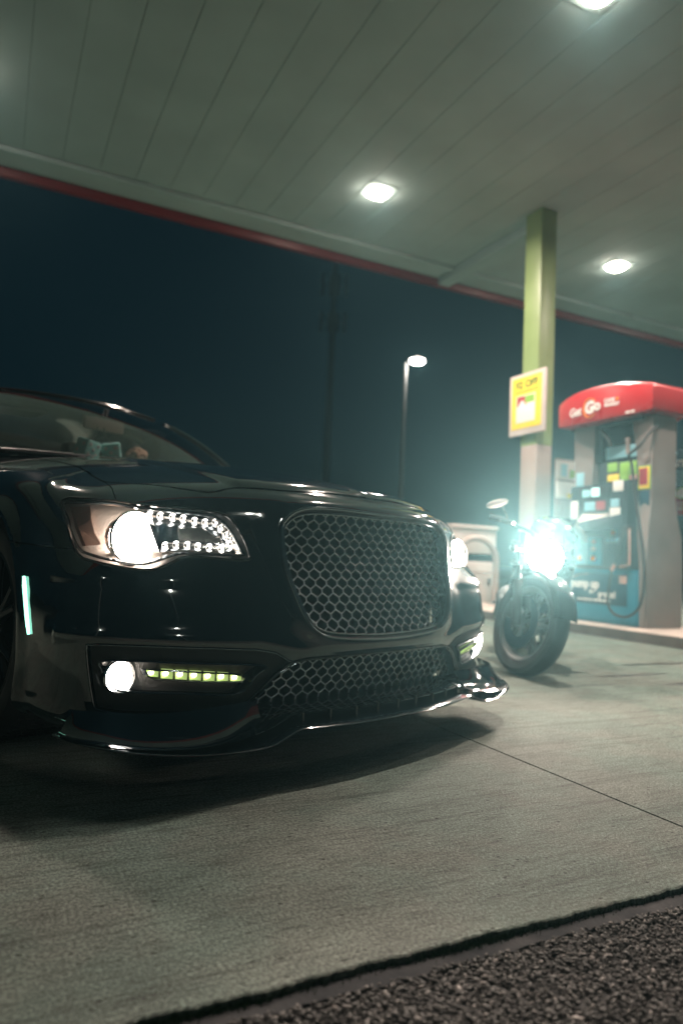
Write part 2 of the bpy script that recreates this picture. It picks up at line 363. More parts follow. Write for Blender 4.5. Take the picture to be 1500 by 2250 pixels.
mb.prism([(CY1+.022, .022), (CY1+.022, -.045), (CY1+.034, -.05), (CY1+.10, -.05), (CY1+.11, -.025), (CY1+.38, -.025), (CY1+.39, -.035), (CY1+.41, -.035), (CY1+.41, .022)], CX0, CX1, 'x')
mb.build('gutter', M['ceil'], can)
mb = MB(); mb.box((CX0, CY1+.413, -.14), (CX1, CY1+.50, .95), .004); mb.build('fascia', M['red_f'], can)
mb = MB(); mb.box((CX0, CY0-.30, -.10), (CX1, CY0-.21, .95), .004); mb.box((CX0, CY0-.20, -.05), (CX1, CY0-.002, .02)); mb.build('fascia', M['red_p'], can)
mb = MB(); mb.box((5.70-5.6-.08, 6.45-5.2, -.13), (5.70-5.6+.11, CY1+.44, .02), .006); mb.build('beam', M['ceil'], can)
for x in (1.38, 9.29, -3.0):
    mb = MB(); mb.box((x-5.6-.09, CY1-.006, -.062), (x-5.6+.09, CY1+.13, .01), .004); mb.build('joint_cover', M['ceil'], can)
# lamps
def canopy_lamp():
    e = empty('canopy_light')
    mb = MB(); P = rrect(-.18, .18, -.18, .18, .05, 8); Q = rrect(-.125, .125, -.125, .125, .085, 8); n = len(P)
    mb.add([(p[0], p[1], 0) for p in P]+[(p[0], p[1], -.008) for p in P]+[(p[0], p[1], -.010) for p in Q]+[(p[0], p[1], -.004) for p in Q],
           [(q*n+k, q*n+(k+1) % n, (q+1)*n+(k+1) % n, (q+1)*n+k) for q in range(3) for k in range(n)])
    mb.build('frame', M['ceil'], e)
    mb = MB(); V = []
    for s_, z in ((1.02, -.006), (.96, -.030), (.75, -.048), (.4, -.056)): V += [(p[0]*s_, p[1]*s_, z) for p in Q]
    mb.add(V, [(q*n+k, q*n+(k+1) % n, (q+1)*n+(k+1) % n, (q+1)*n+k) for q in range(3) for k in range(n)]+[[3*n+k for k in range(n)]], True)
    mb.build('diffuser', M['lamp'], e)
    ld = bpy.data.lights.new('lamp_light', 'AREA'); ld.shape = 'DISK'; ld.size = .16; ld.energy = LAMP_W; ld.color = (1, .82, .71); ld.spread = math.radians(168)
    lo = link(bpy.data.objects.new('lamp_light', ld), e); lo.location = (0, 0, -.075)
    return e
LAMP_W = 200.0
first = canopy_lamp(); k = 0
LL = {(3.68, 6.86): 'nearer of the two fully visible ceiling lights, right of the picture centre', (7.48, 6.86): 'lit ceiling light beyond the green column, at the right edge of the canopy',
      (3.68, 3.58): 'ceiling light cut off by the top edge of the picture', (-.62, 6.86): 'ceiling light glowing at the left edge of the picture',
      (11.28, 6.86): 'far row ceiling light beyond the right edge of the picture', (7.48, 3.58): 'near row ceiling light above the pump, outside the picture',
      (11.28, 3.58): 'near row ceiling light furthest to the right, outside the picture'}
for u_ in (6.86, 3.58):
    for v_ in (-.62, 3.68, 7.48, 11.28):
        if u_ < 4 and v_ < 0: continue
        e = first if k == 0 else copy_tree(first); k += 1
        if u_ < 4:                       # the nearer row burns dimmer than the far row
            for c_ in e.children:
                if c_.type == 'LIGHT': c_.data = c_.data.copy(); c_.data.energy = LAMP_W*(1.2 if v_ < 4 else .5)
                if c_.name.startswith('diffuser'): c_.data = c_.data.copy(); c_.data.materials[0] = M['lamp_dim']
        e.location = vu(v_, u_, HC); e.rotation_euler = (0, 0, YAW)
        tag(e, LL.get((v_, u_), 'square recessed canopy light outside the picture'), 'ceiling light', 'square lights set in the canopy ceiling')
# column carrying the canopy
col = tag(empty('canopy_column', vu(5.62, 6.30, IZ), (0, 0, YAW)), 'square steel canopy column, green above and cream below, behind the motorcycle', 'column')
hx, hy = .115, .135
mb = MB(); mb.box((-hx, -hy, 0), (hx, hy, 1.93), .012); mb.build('lower_shaft', M['cream_p'], col)
mb = MB(); mb.box((-hx-.003, -hy-.003, 1.93), (hx+.003, hy+.003, HC-IZ+.01), .012); mb.build('upper_shaft', M['green_p'], col)
mb = MB(); mb.box((hx+.004, -.05, .3), (hx+.05, .0, HC-IZ-.6), .01); mb.build('conduit', M['steel'], col)
mb = MB(); mb.box((-.2, -.2, 0), (.2, .2, .02), .003); mb.build('base_plate', M['steel'], col)
def scribble(name, m, parent, x, y0, y1, z, hgt, rows, gap=.03, th=.0008):
    # unreadable fine print: broken dashes, facing -x
    mb = MB()
    for r in range(rows):
        y = y0; lim = y1+(random.random()*.25*abs(y1-y0) if r else 0)
        while y > lim+.01:
            w_ = random.uniform(.35, 1.7)*hgt*1.6; mb.box((x-th, max(y-w_, lim), z-r*gap-hgt/2), (x, y, z-r*gap+hgt/2)); y -= w_+hgt*.55
    return mb.build(name, m, parent)
# offer sign on the column
sg = tag(empty('offer_sign', vu(5.455, 6.27, 2.52), (0, 0, YAW)), 'yellow two dollars off offer sign in a white frame on the green column', 'sign')
W2, H2 = .305, .365
mb = MB(); mb.box((-.02, -W2, -H2), (.012, W2, H2), .014); mb.build('frame', M['white_p'], sg)
mb = MB(); mb.box((-.026, -W2+.055, -H2+.075), (-.0203, W2-.05, H2-.045), .002); mb.build('poster', M['yellow_i'], sg)
RX = (math.pi/2, 0, -math.pi/2)     # faces -x, reads left to right for someone on that side
text('lettering', '$2 OFF', .125, M['green_i'], sg, (-.0275, 0, .225), RX, bold=.004)
scribble('small_print', M['green_i'], sg, -.027, .20, -.20, .145, .016, 1)
mb = MB(); mb.box((-.029, -.15, -.22), (-.0262, .17, .10), .002); mb.build('picture', M['white_i'], sg)
mb = MB(); mb.box((-.0305, .02, -.02), (-.0292, .155, .09), 0); mb.build('picture_panel', M['crim_i'], sg)
mb = MB(); mb.box((-.0305, -.14, -.0), (-.0292, .015, .09), 0); mb.build('picture_panel', M['lime_i'], sg)
mb = MB(); mb.prism([(.155, -.06), (.155, -.035), (.07, .055), (-.02, -.03), (-.02, -.06)], -.032, -.0306, 'x'); mb.build('picture_panel', M['white_i'], sg)
mb = MB(); mb.tube([(-.033, .15, -.03), (-.033, .07, .058), (-.033, -.01, -.02)], .006, 6); mb.build('roof_line', M['red_p'], sg)
scribble('small_print', M['sky_i'], sg, -.0294, .13, -.12, -.12, .02, 2, .045)
# ================================================================ FUEL DISPENSER
pump = tag(empty('fuel_pump', vu(5.62, 5.18, IZ), (0, 0, YAW)), 'fuel pump with red curved top sign and teal lower panel beside the motorcycle', 'fuel pump')
FX = -.24                                           # the face towards the parked car
def zz(z): return z-IZ
# red crown: bowed on both long sides
YC = -.10
def crown_plan(s, bow=.15, hy_=.60, hx_=.245):
    P = [(-hx_-bow*(1-(t/hy_)**2)*s, t) for t in np.linspace(hy_, -hy_, 17)]
    return P+[(hx_+bow*(1-(t/hy_)**2)*s, t) for t in np.linspace(-hy_, hy_, 17)]
mb = MB(); R = []
for z, s_, sh in ((2.085, 1, -.012), (2.10, 1, 0), (2.40, 1, 0), (2.425, 1, -.01), (2.44, .9, -.04)):
    cp = crown_plan(s_); dz = lambda p: .0
    R.append([(p[0]*(1+sh*2), p[1]*(1+sh)+YC, zz(z)-(.05*(abs(p[1])/.60)**2 if z > 2.3 else -.045*(abs(p[1])/.60)**2)) for p in cp])
n = len(R[0]); V = sum(R, []); mb.add(V, [(q*n+k, q*n+(k+1) % n, (q+1)*n+(k+1) % n, (q+1)*n+k) for q in range(4) for k in range(n)]+[[k for k in range(n)], [4*n+k for k in range(n)]], True)
cr = mb.build('top_sign', M['red_p'], pump, 40)
def crown_text(name, body, size, m, y, z, dx=.004, **kw):
    hy_ = .60; y -= YC; x = -.245-.15*(1-(y/hy_)**2); sl = .15*2*y/hy_**2; y += YC   # dx/dy
    return text(name, body, size, m, cr, (x-dx, y, zz(z)), (math.pi/2, 0, -math.pi/2-math.atan(sl)), **kw)
# ring behind the big G
mb = MB(); g = []
for k in range(26):
    a = math.radians(38+k*11.2); g.append((math.cos(a)*.080, math.sin(a)*.095))
yy = -.085
def onc(y, z, d=.004): return (-.245-.15*(1-((y-YC)/.60)**2)-d, y, zz(z))
mb.tube([onc(yy-p, 2.225+q, .001) for p, q in g], .013, 6, flat=.35); mb.build('logo_ring', M['orange_i'], cr)
crown_text('logo_lettering', 'Get', .120, M['white_i'], .120, 2.215, bold=.003, shear=.08, sx=1.05, dx=.012)
crown_text('logo_lettering', 'G', .16, M['white_i'], -.085, 2.225, bold=.008, shear=.1, dx=.012)
crown_text('logo_lettering', 'o', .14, M['white_i'], -.185, 2.235, bold=.006, dx=.012)
crown_text('logo_lettering', 'CAFE', .048, M['white_i'], -.315, 2.265, bold=.002)
crown_text('logo_lettering', '+', .05, M['orange_i'], -.395, 2.268, bold=.003)
crown_text('logo_lettering', 'MARKET', .042, M['white_i'], -.34, 2.222, bold=.002)
scribble('small_print', M['white_i'], cr, -.345, -.48, -.60, zz(2.12), .02, 1)
mb = MB(); mb.box((-.19, -.55, zz(2.07)), (.19, .36, zz(2.10))); mb.build('sign_mount', M['black_p'], pump)
# two side pillars
def pillar_poly(side):
    if side > 0: return [(.27, 0), (.27, .9), (.30, 1.1), (.31, zz(2.13)), (.02, zz(2.13)), (.06, 1.35), (.17, 1.05), (.17, 0)]
    return [(-.60, 0), (-.60, .93), (-.535, 1.0), (-.53, 1.45), (-.50, 1.62), (-.465, zz(2.10)), (-.60, zz(2.10)), (-.625, 1.3), (-.64, 0)]
for sd in (1, -1):
    mb = MB()
    if sd > 0: mb.prism(pillar_poly(1), -.20, .20, 'x')
    else:
        # profile across x so that the foot swells
        prof = [(0, .235), (.55, .245), (.85, .225), (1.05, .185), (1.2, .165), (1.5, .16), (zz(2.10), .16)]
        V = []; 
        for z, hxx in prof:
            ya, yb = -.655 if z < 1.0 else -.64, np.interp(z, [0, .7, 1.0, 1.2, 1.5, 2.0], [-.575, -.575, -.48, -.50, -.48, -.40])
            V += [(-hxx, ya, z), (-hxx-.006, (ya+yb)/2, z), (-hxx, yb, z), (hxx, yb, z), (hxx+.006, (ya+yb)/2, z), (hxx, ya, z)]
        m6 = len(prof); mb.add(V, [(q*6+k, q*6+(k+1) % 6, (q+1)*6+(k+1) % 6, (q+1)*6+k) for q in range(m6-1) for k in range(6)]+[list(range(6)), [(m6-1)*6+k for k in range(6)]], True)
    mb.build('side_pillar', M['steel'], pump, 25)
# lower cabinet and its teal door, poster
mb = MB(); mb.box((FX, -.574, 0), (.235, .60, zz(.635)), .012); mb.build('lower_cabinet', M['teal_p'], pump)
mb = MB(); mb.box((FX-.010, -.56, .03), (FX+.002, .575, zz(.60)), .006); dr = mb.build('door', M['teal_p'], pump)
mb = MB(); mb.box((FX-.0135, -.45, zz(.285)), (FX-.0102, .26, zz(.59)), .001); ps = mb.build('poster', M['navy'], dr)
text('lettering', 'pump up', .115, M['white_i'], ps, (FX-.016, .075, zz(.48)), RX, bold=.005, sx=.9)
text('lettering', 'the', .052, M['white_i'], ps, (FX-.016, -.02, zz(.405)), RX, bold=.002)
text('lettering', 'perks!', .085, M['white_i'], ps, (FX-.016, -.21, zz(.385)), RX, bold=.004)
scribble('small_print', M['white_i'], ps, FX-.0145, .17, -.25, zz(.325), .022, 1)
mb = MB(); mb.tube([(FX-.0150, .25, zz(.53)), (FX-.0150, .16, zz(.565)), (FX-.0150, .02, zz(.58))], .012, 6, flat=.2); mb.build('arrow', M['pink_i'], ps)
mb = MB(); mb.box((FX-.016, -.445, zz(.50)), (FX-.0142, -.355, zz(.575)), .001); mb.build('sticker', M['pink_i'], ps)
# head: dark housing with screens, keypad, receipt shelf
mb = MB(); mb.prism([(FX-.02, zz(.64)), (FX-.035, zz(.98)), (FX-.03, zz(1.47)), (-.1, zz(1.49)), (.235, zz(1.49)), (.235, zz(.64))], -.455, .27, 'y'); hd = mb.build('head_housing', M['black_p'], pump)
def plate(name, m, y0, y1, z0, z1, d=.006, x=FX-.033, parent=None):
    mb = MB(); mb.box((x-d, min(y0, y1), zz(z0)), (x+.004, max(y0, y1), zz(z1)), min(.004, d*.4)); return mb.build(name, m, parent or hd)
plate('card_reader', M['matte'], .16, -.25, 1.325, 1.44, .02)
plate('display', mat('lit_price_display', (.2, .4, .4), .3, emis=(.5, .95, .9), es=.5), .09, -.01, 1.35, 1.42, .024)
plate('display', mat('lit_price_display_bright', (.3, .5, .5), .3, emis=(.7, 1, .95), es=1.1), -.03, -.13, 1.35, 1.435, .024)
plate('screen', M['matte'], .10, -.24, 1.19, 1.33, .012)
plate('screen_image', M['sky_i'], .07, -.07, 1.21, 1.30, .014); plate('screen_image', M['crim_i'], -.08, -.20, 1.21, 1.30, .014)
plate('sticker', M['white_i'], -.285, -.405, 1.385, 1.49, .008); plate('sticker', M['white_i'], .262, .165, 1.135, 1.32, .008)
plate('sticker', M['sky_i'], -.26, -.36, 1.235, 1.315, .008); plate('sticker', M['white_i'], -.25, -.375, 1.13, 1.228, .008)
mb = MB(); mb.add([(FX-.036, .16, zz(1.0)), (FX-.036, .10, zz(1.185)), (FX-.036, -.235, zz(1.185)), (FX-.036, -.235, zz(1.15)), (FX-.20, .02, zz(1.08)), (FX-.17, .03, zz(1.0)), (FX-.13, .16, zz(.99))],
                  [(0, 1, 4, 5, 6), (1, 2, 3, 4)]); mb.build('receipt_shelf', M['white_p'], hd)
mb = MB(); mb.add([(FX-.03, .05, zz(.985)), (FX-.21, .02, zz(.985)), (FX-.21, -.12, zz(1.0)), (FX-.03, -.42, zz(1.02)), (FX-.03, .05, zz(1.10)), (FX-.19, .0, zz(1.075)), (FX-.19, -.12, zz(1.09)), (FX-.03, -.42, zz(1.17))],
                  [(0, 1, 2, 3), (4, 5, 6, 7), (0, 1, 5, 4), (1, 2, 6, 5), (2, 3, 7, 6)]); mb.build('hood_cover', M['black_p'], hd)
plate('grade_panel', M['sky_i'], .20, .03, .67, .94, .010); plate('grade_panel', M['teal_p'], .02, -.16, .67, .94, .010)
for y, z, m in ((.12, .735, 'orange_i'), (-.06, .735, 'orange_i'), (.12, .83, 'sky_i'), (-.06, .83, 'white_i'), (-.06, .90, 'pink_i')):
    mb = MB(); mb.lathe([(.026, 0), (.026, .008), (.02, .012)], 20, Matrix.Translation((FX-.042, y, zz(z))) @ Matrix.Rotation(-math.pi/2, 4, 'Y')); mb.build('grade_button', M[m], hd)
mb = MB()
for i in range(4):
    for j in range(3): mb.box((FX-.05, -.20-j*.05-.035, zz(.78)+i*.045), (FX-.036, -.20-j*.05, zz(.78)+i*.045+.034), .003)
mb.build('keypad', M['matte'], hd)
plate('card_slot', M['sky_i'], -.20, -.38, .90, .935, .012)
mb = MB(); mb.lathe([(.02, 0), (.02, .01)], 18, Matrix.Translation((FX-.04, -.30, zz(.985))) @ Matrix.Rotation(-math.pi/2, 4, 'Y')); mb.build('button', M['orange_i'], hd)
# small sign and picture boards between the pillars
mb = MB(); mb.box((-.16, -.46, zz(1.73)), (-.13, -.08, zz(1.85)), .006); mb.build('topper_sign', M['sky_i'], pump)
mb = MB(); mb.box((-.15, -.46, zz(1.50)), (-.12, .02, zz(1.70)), .004); bb = mb.build('picture_board', M['black_p'], pump)
for a, b, c, d, m in ((-.10, -.22, 1.60, 1.69, 'lime_i'), (-.25, -.45, 1.55, 1.685, 'lime_i'), (-.10, -.24, 1.505, 1.575, 'yellow_i'), (-.26, -.36, 1.505, 1.56, 'lime_i'), (-.37, -.45, 1.505, 1.55, 'pink_i')):
    mb = MB(); mb.box((-.155, b, zz(c)), (-.1502, a, zz(d)), .001); mb.build('picture', M[m], bb)
# nozzle, holster and hose
mb = MB(); mb.box((FX-.05, -.50, zz(.66)), (FX+.02, -.40, zz(1.05)), .015); hl = mb.build('nozzle_holster', M['matte'], pump)
mb = MB(); mb.tube([(FX-.055, -.505, zz(1.02)), (FX-.06, -.515, zz(.68)), (FX-.06, -.40, zz(.66))], .01, 8); mb.build('holster_rim', M['pink_i'], hl)
mb = MB(); mb.tube([(FX-.06, -.46, zz(1.0)), (FX-.085, -.45, zz(.92)), (FX-.085, -.43, zz(.78)), (FX-.10, -.38, zz(.68))], [.017, .026, .024, .016], 10)
mb.tube([(FX-.13, -.455, zz(.92)), (FX-.14, -.43, zz(.80)), (FX-.11, -.39, zz(.72))], .006, 6); nz = mb.build('nozzle', M['matte'], pump)
mb = MB(); mb.tube([(FX-.10, -.38, zz(.68)), (FX-.10, -.345, zz(.62))], .017, 8); mb.build('swivel', M['pink_i'], nz)
def smooth(pts, n=8, closed=False):
    P = [Vector(p) for p in pts]; m = len(P); out = []
    rg = range(m) if closed else range(m-1)
    for i in rg:
        a, b, c, d = (P[(i-1) % m], P[i], P[(i+1) % m], P[(i+2) % m]) if closed else (P[max(i-1, 0)], P[i], P[i+1], P[min(i+2, m-1)])
        for k in range(n):
            t = k/n; out.append(.5*((2*b)+(c-a)*t+(2*a-5*b+4*c-d)*t*t+(3*b-a-3*c+d)*t**3))
    if not closed: out.append(P[-1])
    return out
hx_ = [(-.05, -.62, 2.02), (-.22, -.665, 1.93), (-.31, -.62, 1.79), (-.30, -.49, 1.715), (-.27, -.50, 1.62), (-.28, -.56, 1.28), (-.30, -.62, 1.06), (-.31, -.68, .77), (-.32, -.695, .48), (-.33, -.65, .29), (-.34, -.53, .20), (-.34, -.38, .215), (-.34, -.305, .31), (-.34, -.315, .46), (-.34, -.345, .62)]
mb = MB(); mb.tube(smooth([(a, b, zz(c)) for a, b, c in hx_], 8), .0135, 10); hs_ = mb.build('hose', M['rubber'], pump)
mb = MB(); mb.tube([(-.30, -.475, zz(1.87)), (-.30, -.475, zz(1.73))], .02, 10); mb.sphere((-.30, -.475, zz(1.865)), .024); mb.sphere((-.30, -.478, zz(1.745)), .022); mb.build('swivel', M['steel'], hs_)
mb = MB(); mb.tube(smooth([(-.1, .10, zz(2.06)), (-.16, -.02, zz(2.02)), (-.17, -.12, zz(1.93)), (-.17, -.15, zz(1.86))], 6), .013, 8); mb.build('hose_guide', M['steel'], pump)
mb = MB(); mb.box((-.10, -.48, zz(1.48)), (.10, .25, zz(2.1))); mb.build('core_housing', M['dark'], pump)
# stickers on the near pillar
def pst(m, y0, y1, z0, z1, x, nm='sticker'):
    mb = MB(); mb.box((x-.004, min(y0, y1), zz(z0)), (x, max(y0, y1), zz(z1)), .001); return mb.build(nm, M[m], pump)
pst('lime_i', -.49, -.63, 1.395, 1.62, -.168); pst('yellow_i', -.50, -.62, 1.405, 1.61, -.1725); pst('crim_i', -.505, -.60, 1.44, 1.60, -.177)
pst('navy', -.51, -.62, 1.19, 1.385, -.172)
pst('sky_i', .27, .165, 1.44, 1.62, -.202); pst('white_i', .27, .165, 1.37, 1.435, -.202)
# ================================================================ WINDSHIELD SERVICE UNIT with two posters, between pump and column
sv = tag(empty('service_unit', vu(5.80, 6.00, IZ), (0, 0, YAW)), 'slim windscreen service unit with white posters between the pump and the column', 'service unit')
mb = MB(); mb.box((-.13, -.12, 0), (.15, .12, 1.08), .02); mb.build('bin_body', M['black_p'], sv)
mb = MB(); mb.box((-.15, -.022, 1.0), (.15, .022, 1.76), .006); mb.build('back_board', M['steel'], sv)
mb = MB(); mb.box((-.16, -.030, 1.525), (.12, -.0225, 1.735), .004); p1 = mb.build('poster', M['white_i'], sv)
mb = MB(); mb.box((-.165, -.030, 1.31), (.12, -.0225, 1.50), .004); p2 = mb.build('poster', M['white_i'], sv)
mb = MB(); mb.prism([(-.02, 1.315), (.115, 1.315), (.115, 1.44)], -.0325, -.0305, 'y'); mb.build('print', M['red_p'], p2)
mb = MB(); mb.box((-.01, -.0350, 1.316), (.08, -.0328, 1.37)); mb.build('print', M['yellow_i'], p2)
mb = MB(); mb.box((.03, -.0325, 1.55), (.10, -.0305, 1.64)); mb.build('print', M['lime_i'], p1)
mb = MB(); mb.box((-.10, -.0325, 1.56), (-.01, -.0305, 1.70)); mb.build('print', M['sky_i'], p1)
mb = MB(); mb.box((-.08, -.05, 1.08), (.1, -.0225, 1.28), .01); mb.build('towel_dispenser', M['steel'], sv)
# ================================================================ WHITE CABINET and steel hoop at the far end of the island
cb = tag(empty('waste_cabinet', vu(5.88, 8.02, IZ), (0, 0, YAW+.02)), 'white metal waste cabinet with a dark horizontal slot behind the steel hoop', 'cabinet')
mb = MB(); mb.box((-.385, -.25, 0), (.385, .25, .56), .02); mb.build('lower_door', M['white_p'], cb)
mb = MB(); mb.box((-.365, -.22, .56), (.365, .22, .665)); mb.build('slot', M['dark'], cb)
mb = MB(); mb.box((-.385, -.25, .665), (.385, .25, 1.0), .02); mb.box((-.40, -.27, 1.0), (.40, .27, 1.055), .015); mb.build('hood', M['white_p'], cb)
mb = MB(); mb.box((-.30, -.256, .08), (.30, -.2505, .50), .004); mb.build('panel', M['white_p'], cb)
mb = MB(); mb.box((.25, -.275, .25), (.28, -.2505, .34), .005); mb.build('handle', M['matte'], cb)
hp = tag(empty('guard_hoop', vu(5.60, 7.35, IZ), (0, 0, YAW)), 'thick cream steel guard hoop standing in front of the white cabinet', 'guard rail')
P = [(-.325, 0, -.1), (-.325, 0, .35), (-.325, 0, .56)]+[(-.325*math.cos(a), 0, .56+.30*math.sin(a)) for a in np.linspace(.15, math.pi-.15, 14)]+[(.325, 0, .56), (.325, 0, .35), (.325, 0, -.1)]
mb = MB(); mb.tube(P, .043, 16); mb.build('hoop', M['cream_p'], hp)
mb = MB(); mb.tube([(-.29, 0, .42), (.29, 0, .42)], .018, 10); mb.build('cross_bar', M['cream_p'], hp)
for s_ in (-1, 1):
    mb = MB(); mb.lathe([(.085, 0), (.085, .012), (.05, .016)], 20, Matrix.Translation((s_*.325, 0, 0))); mb.build('foot_flange', M['cream_p'], hp)
# ================================================================ RIGHT EDGE: poster board on a dark post
pb = tag(empty('poster_board', (3.68, 7.25, 0), (0, 0, math.radians(-22))), 'dark blue poster board with red lower band, behind the pump', 'poster board')
mb = MB(); mb.box((-.03, .02, 0), (.03, .07, 1.95), .006); mb.box((-.25, -.12, 0), (.25, .2, .06), .01); mb.build('post', M['dark'], pb)
mb = MB(); mb.box((-.33, -.01, 1.23), (.35, .015, 1.93), .008); bd = mb.build('board', M['navy'], pb)
mb = MB(); mb.box((-.325, -.0135, 1.235), (.345, -.0105, 1.45), .001); mb.build('red_band', M['crim_i'], bd)
def scrib_y(name, m, parent, x0, x1, y, z, hgt, rows, gap):
    mb = MB()
    for r in range(rows):
        x = x0; lim = x1-random.random()*.15*(x1-x0)
        while x < lim-.01:
            w_ = random.uniform(.5, 2)*hgt*1.5; mb.box((x, y-.0008, z-r*gap-hgt/2), (min(x+w_, lim), y, z-r*gap+hgt/2)); x += w_+hgt*.6
    return mb.build(name, m, parent)
scrib_y('small_print', M['white_i'], bd, -.26, .28, -.0108, 1.80, .028, 2, .045); scrib_y('small_print', M['sky_i'], bd, -.28, .28, -.0108, 1.69, .012, 6, .028); scrib_y('small_print', M['pink_i'], bd, -.28, .28, -.0140, 1.36, .016, 3, .032)
mb = MB(); mb.lathe([(.0, 0), (.075, 0), (.075, .005)], 24, Matrix.Translation((-.12, -.015, 1.46)) @ Matrix.Rotation(math.pi/2, 4, 'X') @ Matrix.Scale(.7, 4, (0, 1, 0))); mb.build('badge', M['white_i'], bd)
mb = MB(); mb.lathe([(.075, 0), (.088, 0), (.088, .003)], 24, Matrix.Translation((-.12, -.014, 1.46)) @ Matrix.Rotation(math.pi/2, 4, 'X') @ Matrix.Scale(.7, 4, (0, 1, 0))); mb.build('badge_rim', M['lime_i'], bd)
for x in (-.22, -.02, .16):
    mb = MB(); mb.sphere((x, -.014, 1.885), .035, 12, (1, .15, .7)); mb.build('picture', M['sky_i'], bd)
# ================================================================ STREET LAMP and far mast
sl = tag(empty('street_lamp', (1.84, 22, -.05)), 'lit street lamp on a tall pale pole in the dark background', 'street lamp')
mb = MB(); mb.tube([(0, 0, 0), (0, 0, 7.0)], [.09, .055], 14); mb.build('pole', mat('dull_pole_metal', (.16, .17, .17), .6), sl)
mb = MB(); mb.tube([(0, 0, 7.02), (.10, -.05, 7.08), (.16, -.1, 7.10)], .03, 8); mb.build('arm', M['matte'], sl)
mb = MB(); mb.sphere((.34, -.15, 7.10), .26, 18, (1, .7, .20)); mb.build('lamp_head', M['steel'], sl)
mb = MB(); mb.sphere((.35, -.17, 7.04), .245, 18, (1, .72, .5)); mb.build('lamp_glass', mat('street_lamp_glow', (1, 1, 1), .3, emis=(1, .9, .82), es=26), sl)
ld = bpy.data.lights.new('street_light', 'POINT'); ld.energy = 220; ld.color = (1, .88, .78); ld.shadow_soft_size = .12
lo = link(bpy.data.objects.new('street_light', ld), sl); lo.location = (.42, -.16, 6.9)
for loc, rz, lb in (((-5.5, -7.5, -.05), .9, 'lot lamp behind the photographer on the left, seen only as glints in the paint'), ((6.5, -6.0, -.05), 2.4, 'lot lamp behind the photographer on the right, seen only as glints in the paint')):
    c = copy_tree(sl); c.location = loc; c.rotation_euler.z = rz; tag(c, lb)
    for k_ in c.children:
        if k_.type == 'LIGHT': k_.data = k_.data.copy(); k_.data.energy = 110; k_.data.color = (.92, 1, .88)
tw = tag(empty('cell_mast', (-2.2, 90, -.05)), 'faint antenna mast rising in the dark far behind the car', 'mast')
dk = mat('mast_grey', (.25, .27, .28), .6)
mb = MB(); mb.tube([(0, 0, 0), (0, 0, 40)], [.55, .3], 12); mb.build('mast_pole', dk, tw)
for z, hgt in ((36.5, 3.0), (31.5, 2.6)):
    mb = MB(); mb.tube([(-1.5, 0, z), (1.5, 0, z)], .08, 6); mb.tube([(0, -1.5, z), (0, 1.5, z)], .08, 6); mb.build('platform', dk, tw)
    for x in (-1.5, -.5, .6, 1.5):
        mb = MB(); mb.box((x-.18, -.4, z-hgt/2), (x+.18, -.2, z+hgt/2), .03); mb.build('antenna', dk, tw)
# ================================================================ MOTORCYCLE (x right in the picture, y towards its tail)
bk = tag(empty('motorcycle', (1.035, 4.10, 0), (0, math.radians(16), math.radians(-12.5))), 'dark motorcycle leaning on its side stand with its headlamp on, beside the black car', 'motorcycle')
bk.rotation_mode = 'XYZ'
# local: front contact at the origin, wheelbase 1.38; rake 25 degrees
bm_ = dict(rimm=mat('bright_wheel_spokes', (.30, .31, .31), .35, .8), body=mat('motorcycle_paint', (.01, .013, .014), .18, coat=.8), alu=mat('cast_grey_metal', (.10, .105, .105), .38, .8), gold=mat('fork_tube', (.2, .19, .18), .2, 1))
def wheel(parent, cy_, R0, wid, name):
    w = empty(name, (0, cy_, R0), parent=parent)
    hw = wid/2
    mb = MB(); prof = [(R0-.085, -hw*.72), (R0-.06, -hw*.95), (R0-.035, -hw), (R0-.014, -hw*.78), (R0-.003, -hw*.4), (R0, 0), (R0-.003, hw*.4), (R0-.014, hw*.78), (R0-.035, hw), (R0-.06, hw*.95), (R0-.085, hw*.72)]
    mb.lathe(prof, 64, None, 'x'); mb.f = [f for f in mb.f if len(f) == 4]; mb.sm = mb.sm[:len(mb.f)]; mb.build('tyre', M['rubber'], w)
    mb = MB(); mb.lathe([(R0-.088, -hw*.74), (R0-.078, -hw*.76), (R0-.098, -hw*.55), (R0-.112, -hw*.3), (R0-.112, hw*.3), (R0-.098, hw*.55), (R0-.078, hw*.76), (R0-.088, hw*.74)], 48, None, 'x')
    mb.f = [f for f in mb.f if len(f) == 4]; mb.sm = mb.sm[:len(mb.f)]
    mb.lathe([(.045, -.05), (.045, .05)], 20, None, 'x')
    for k in range(5):
        a = 2*math.pi*k/5+.3
        for da in (-.16, .16): mb.tube([(0, math.cos(a+da*.3)*.04, math.sin(a+da*.3)*.04), (0, math.cos(a+da)*(R0-.105), math.sin(a+da)*(R0-.105))], [.017, .011], 8)
    mb.build('rim', bm_['rimm'], w)
    for s_ in (-1, 1):
        mb = MB(); pr = [(.085, s_*.062), (.155, s_*.062), (.155, s_*.067), (.085, s_*.067)]
        mb.lathe(pr+[pr[0]], 40, None, 'x'); mb.f = [f for f in mb.f if len(f) == 4]; mb.sm = mb.sm[:len(mb.f)]
        for k in range(8):
            a = k*math.pi/4; mb.tube([(s_*.06, math.cos(a)*.045, math.sin(a)*.045), (s_*.064, math.cos(a+.2)*.09, math.sin(a+.2)*.09)], .006, 6)
        mb.build('brake_disc', M['chrome'], w)
    return w
fr = empty('front_end', (0, 0, 0), (0, 0, math.radians(33)), bk)     # steered towards the kerb side
wheel(fr, 0, .30, .116, 'front_wheel')
rk = math.tan(math.radians(24))
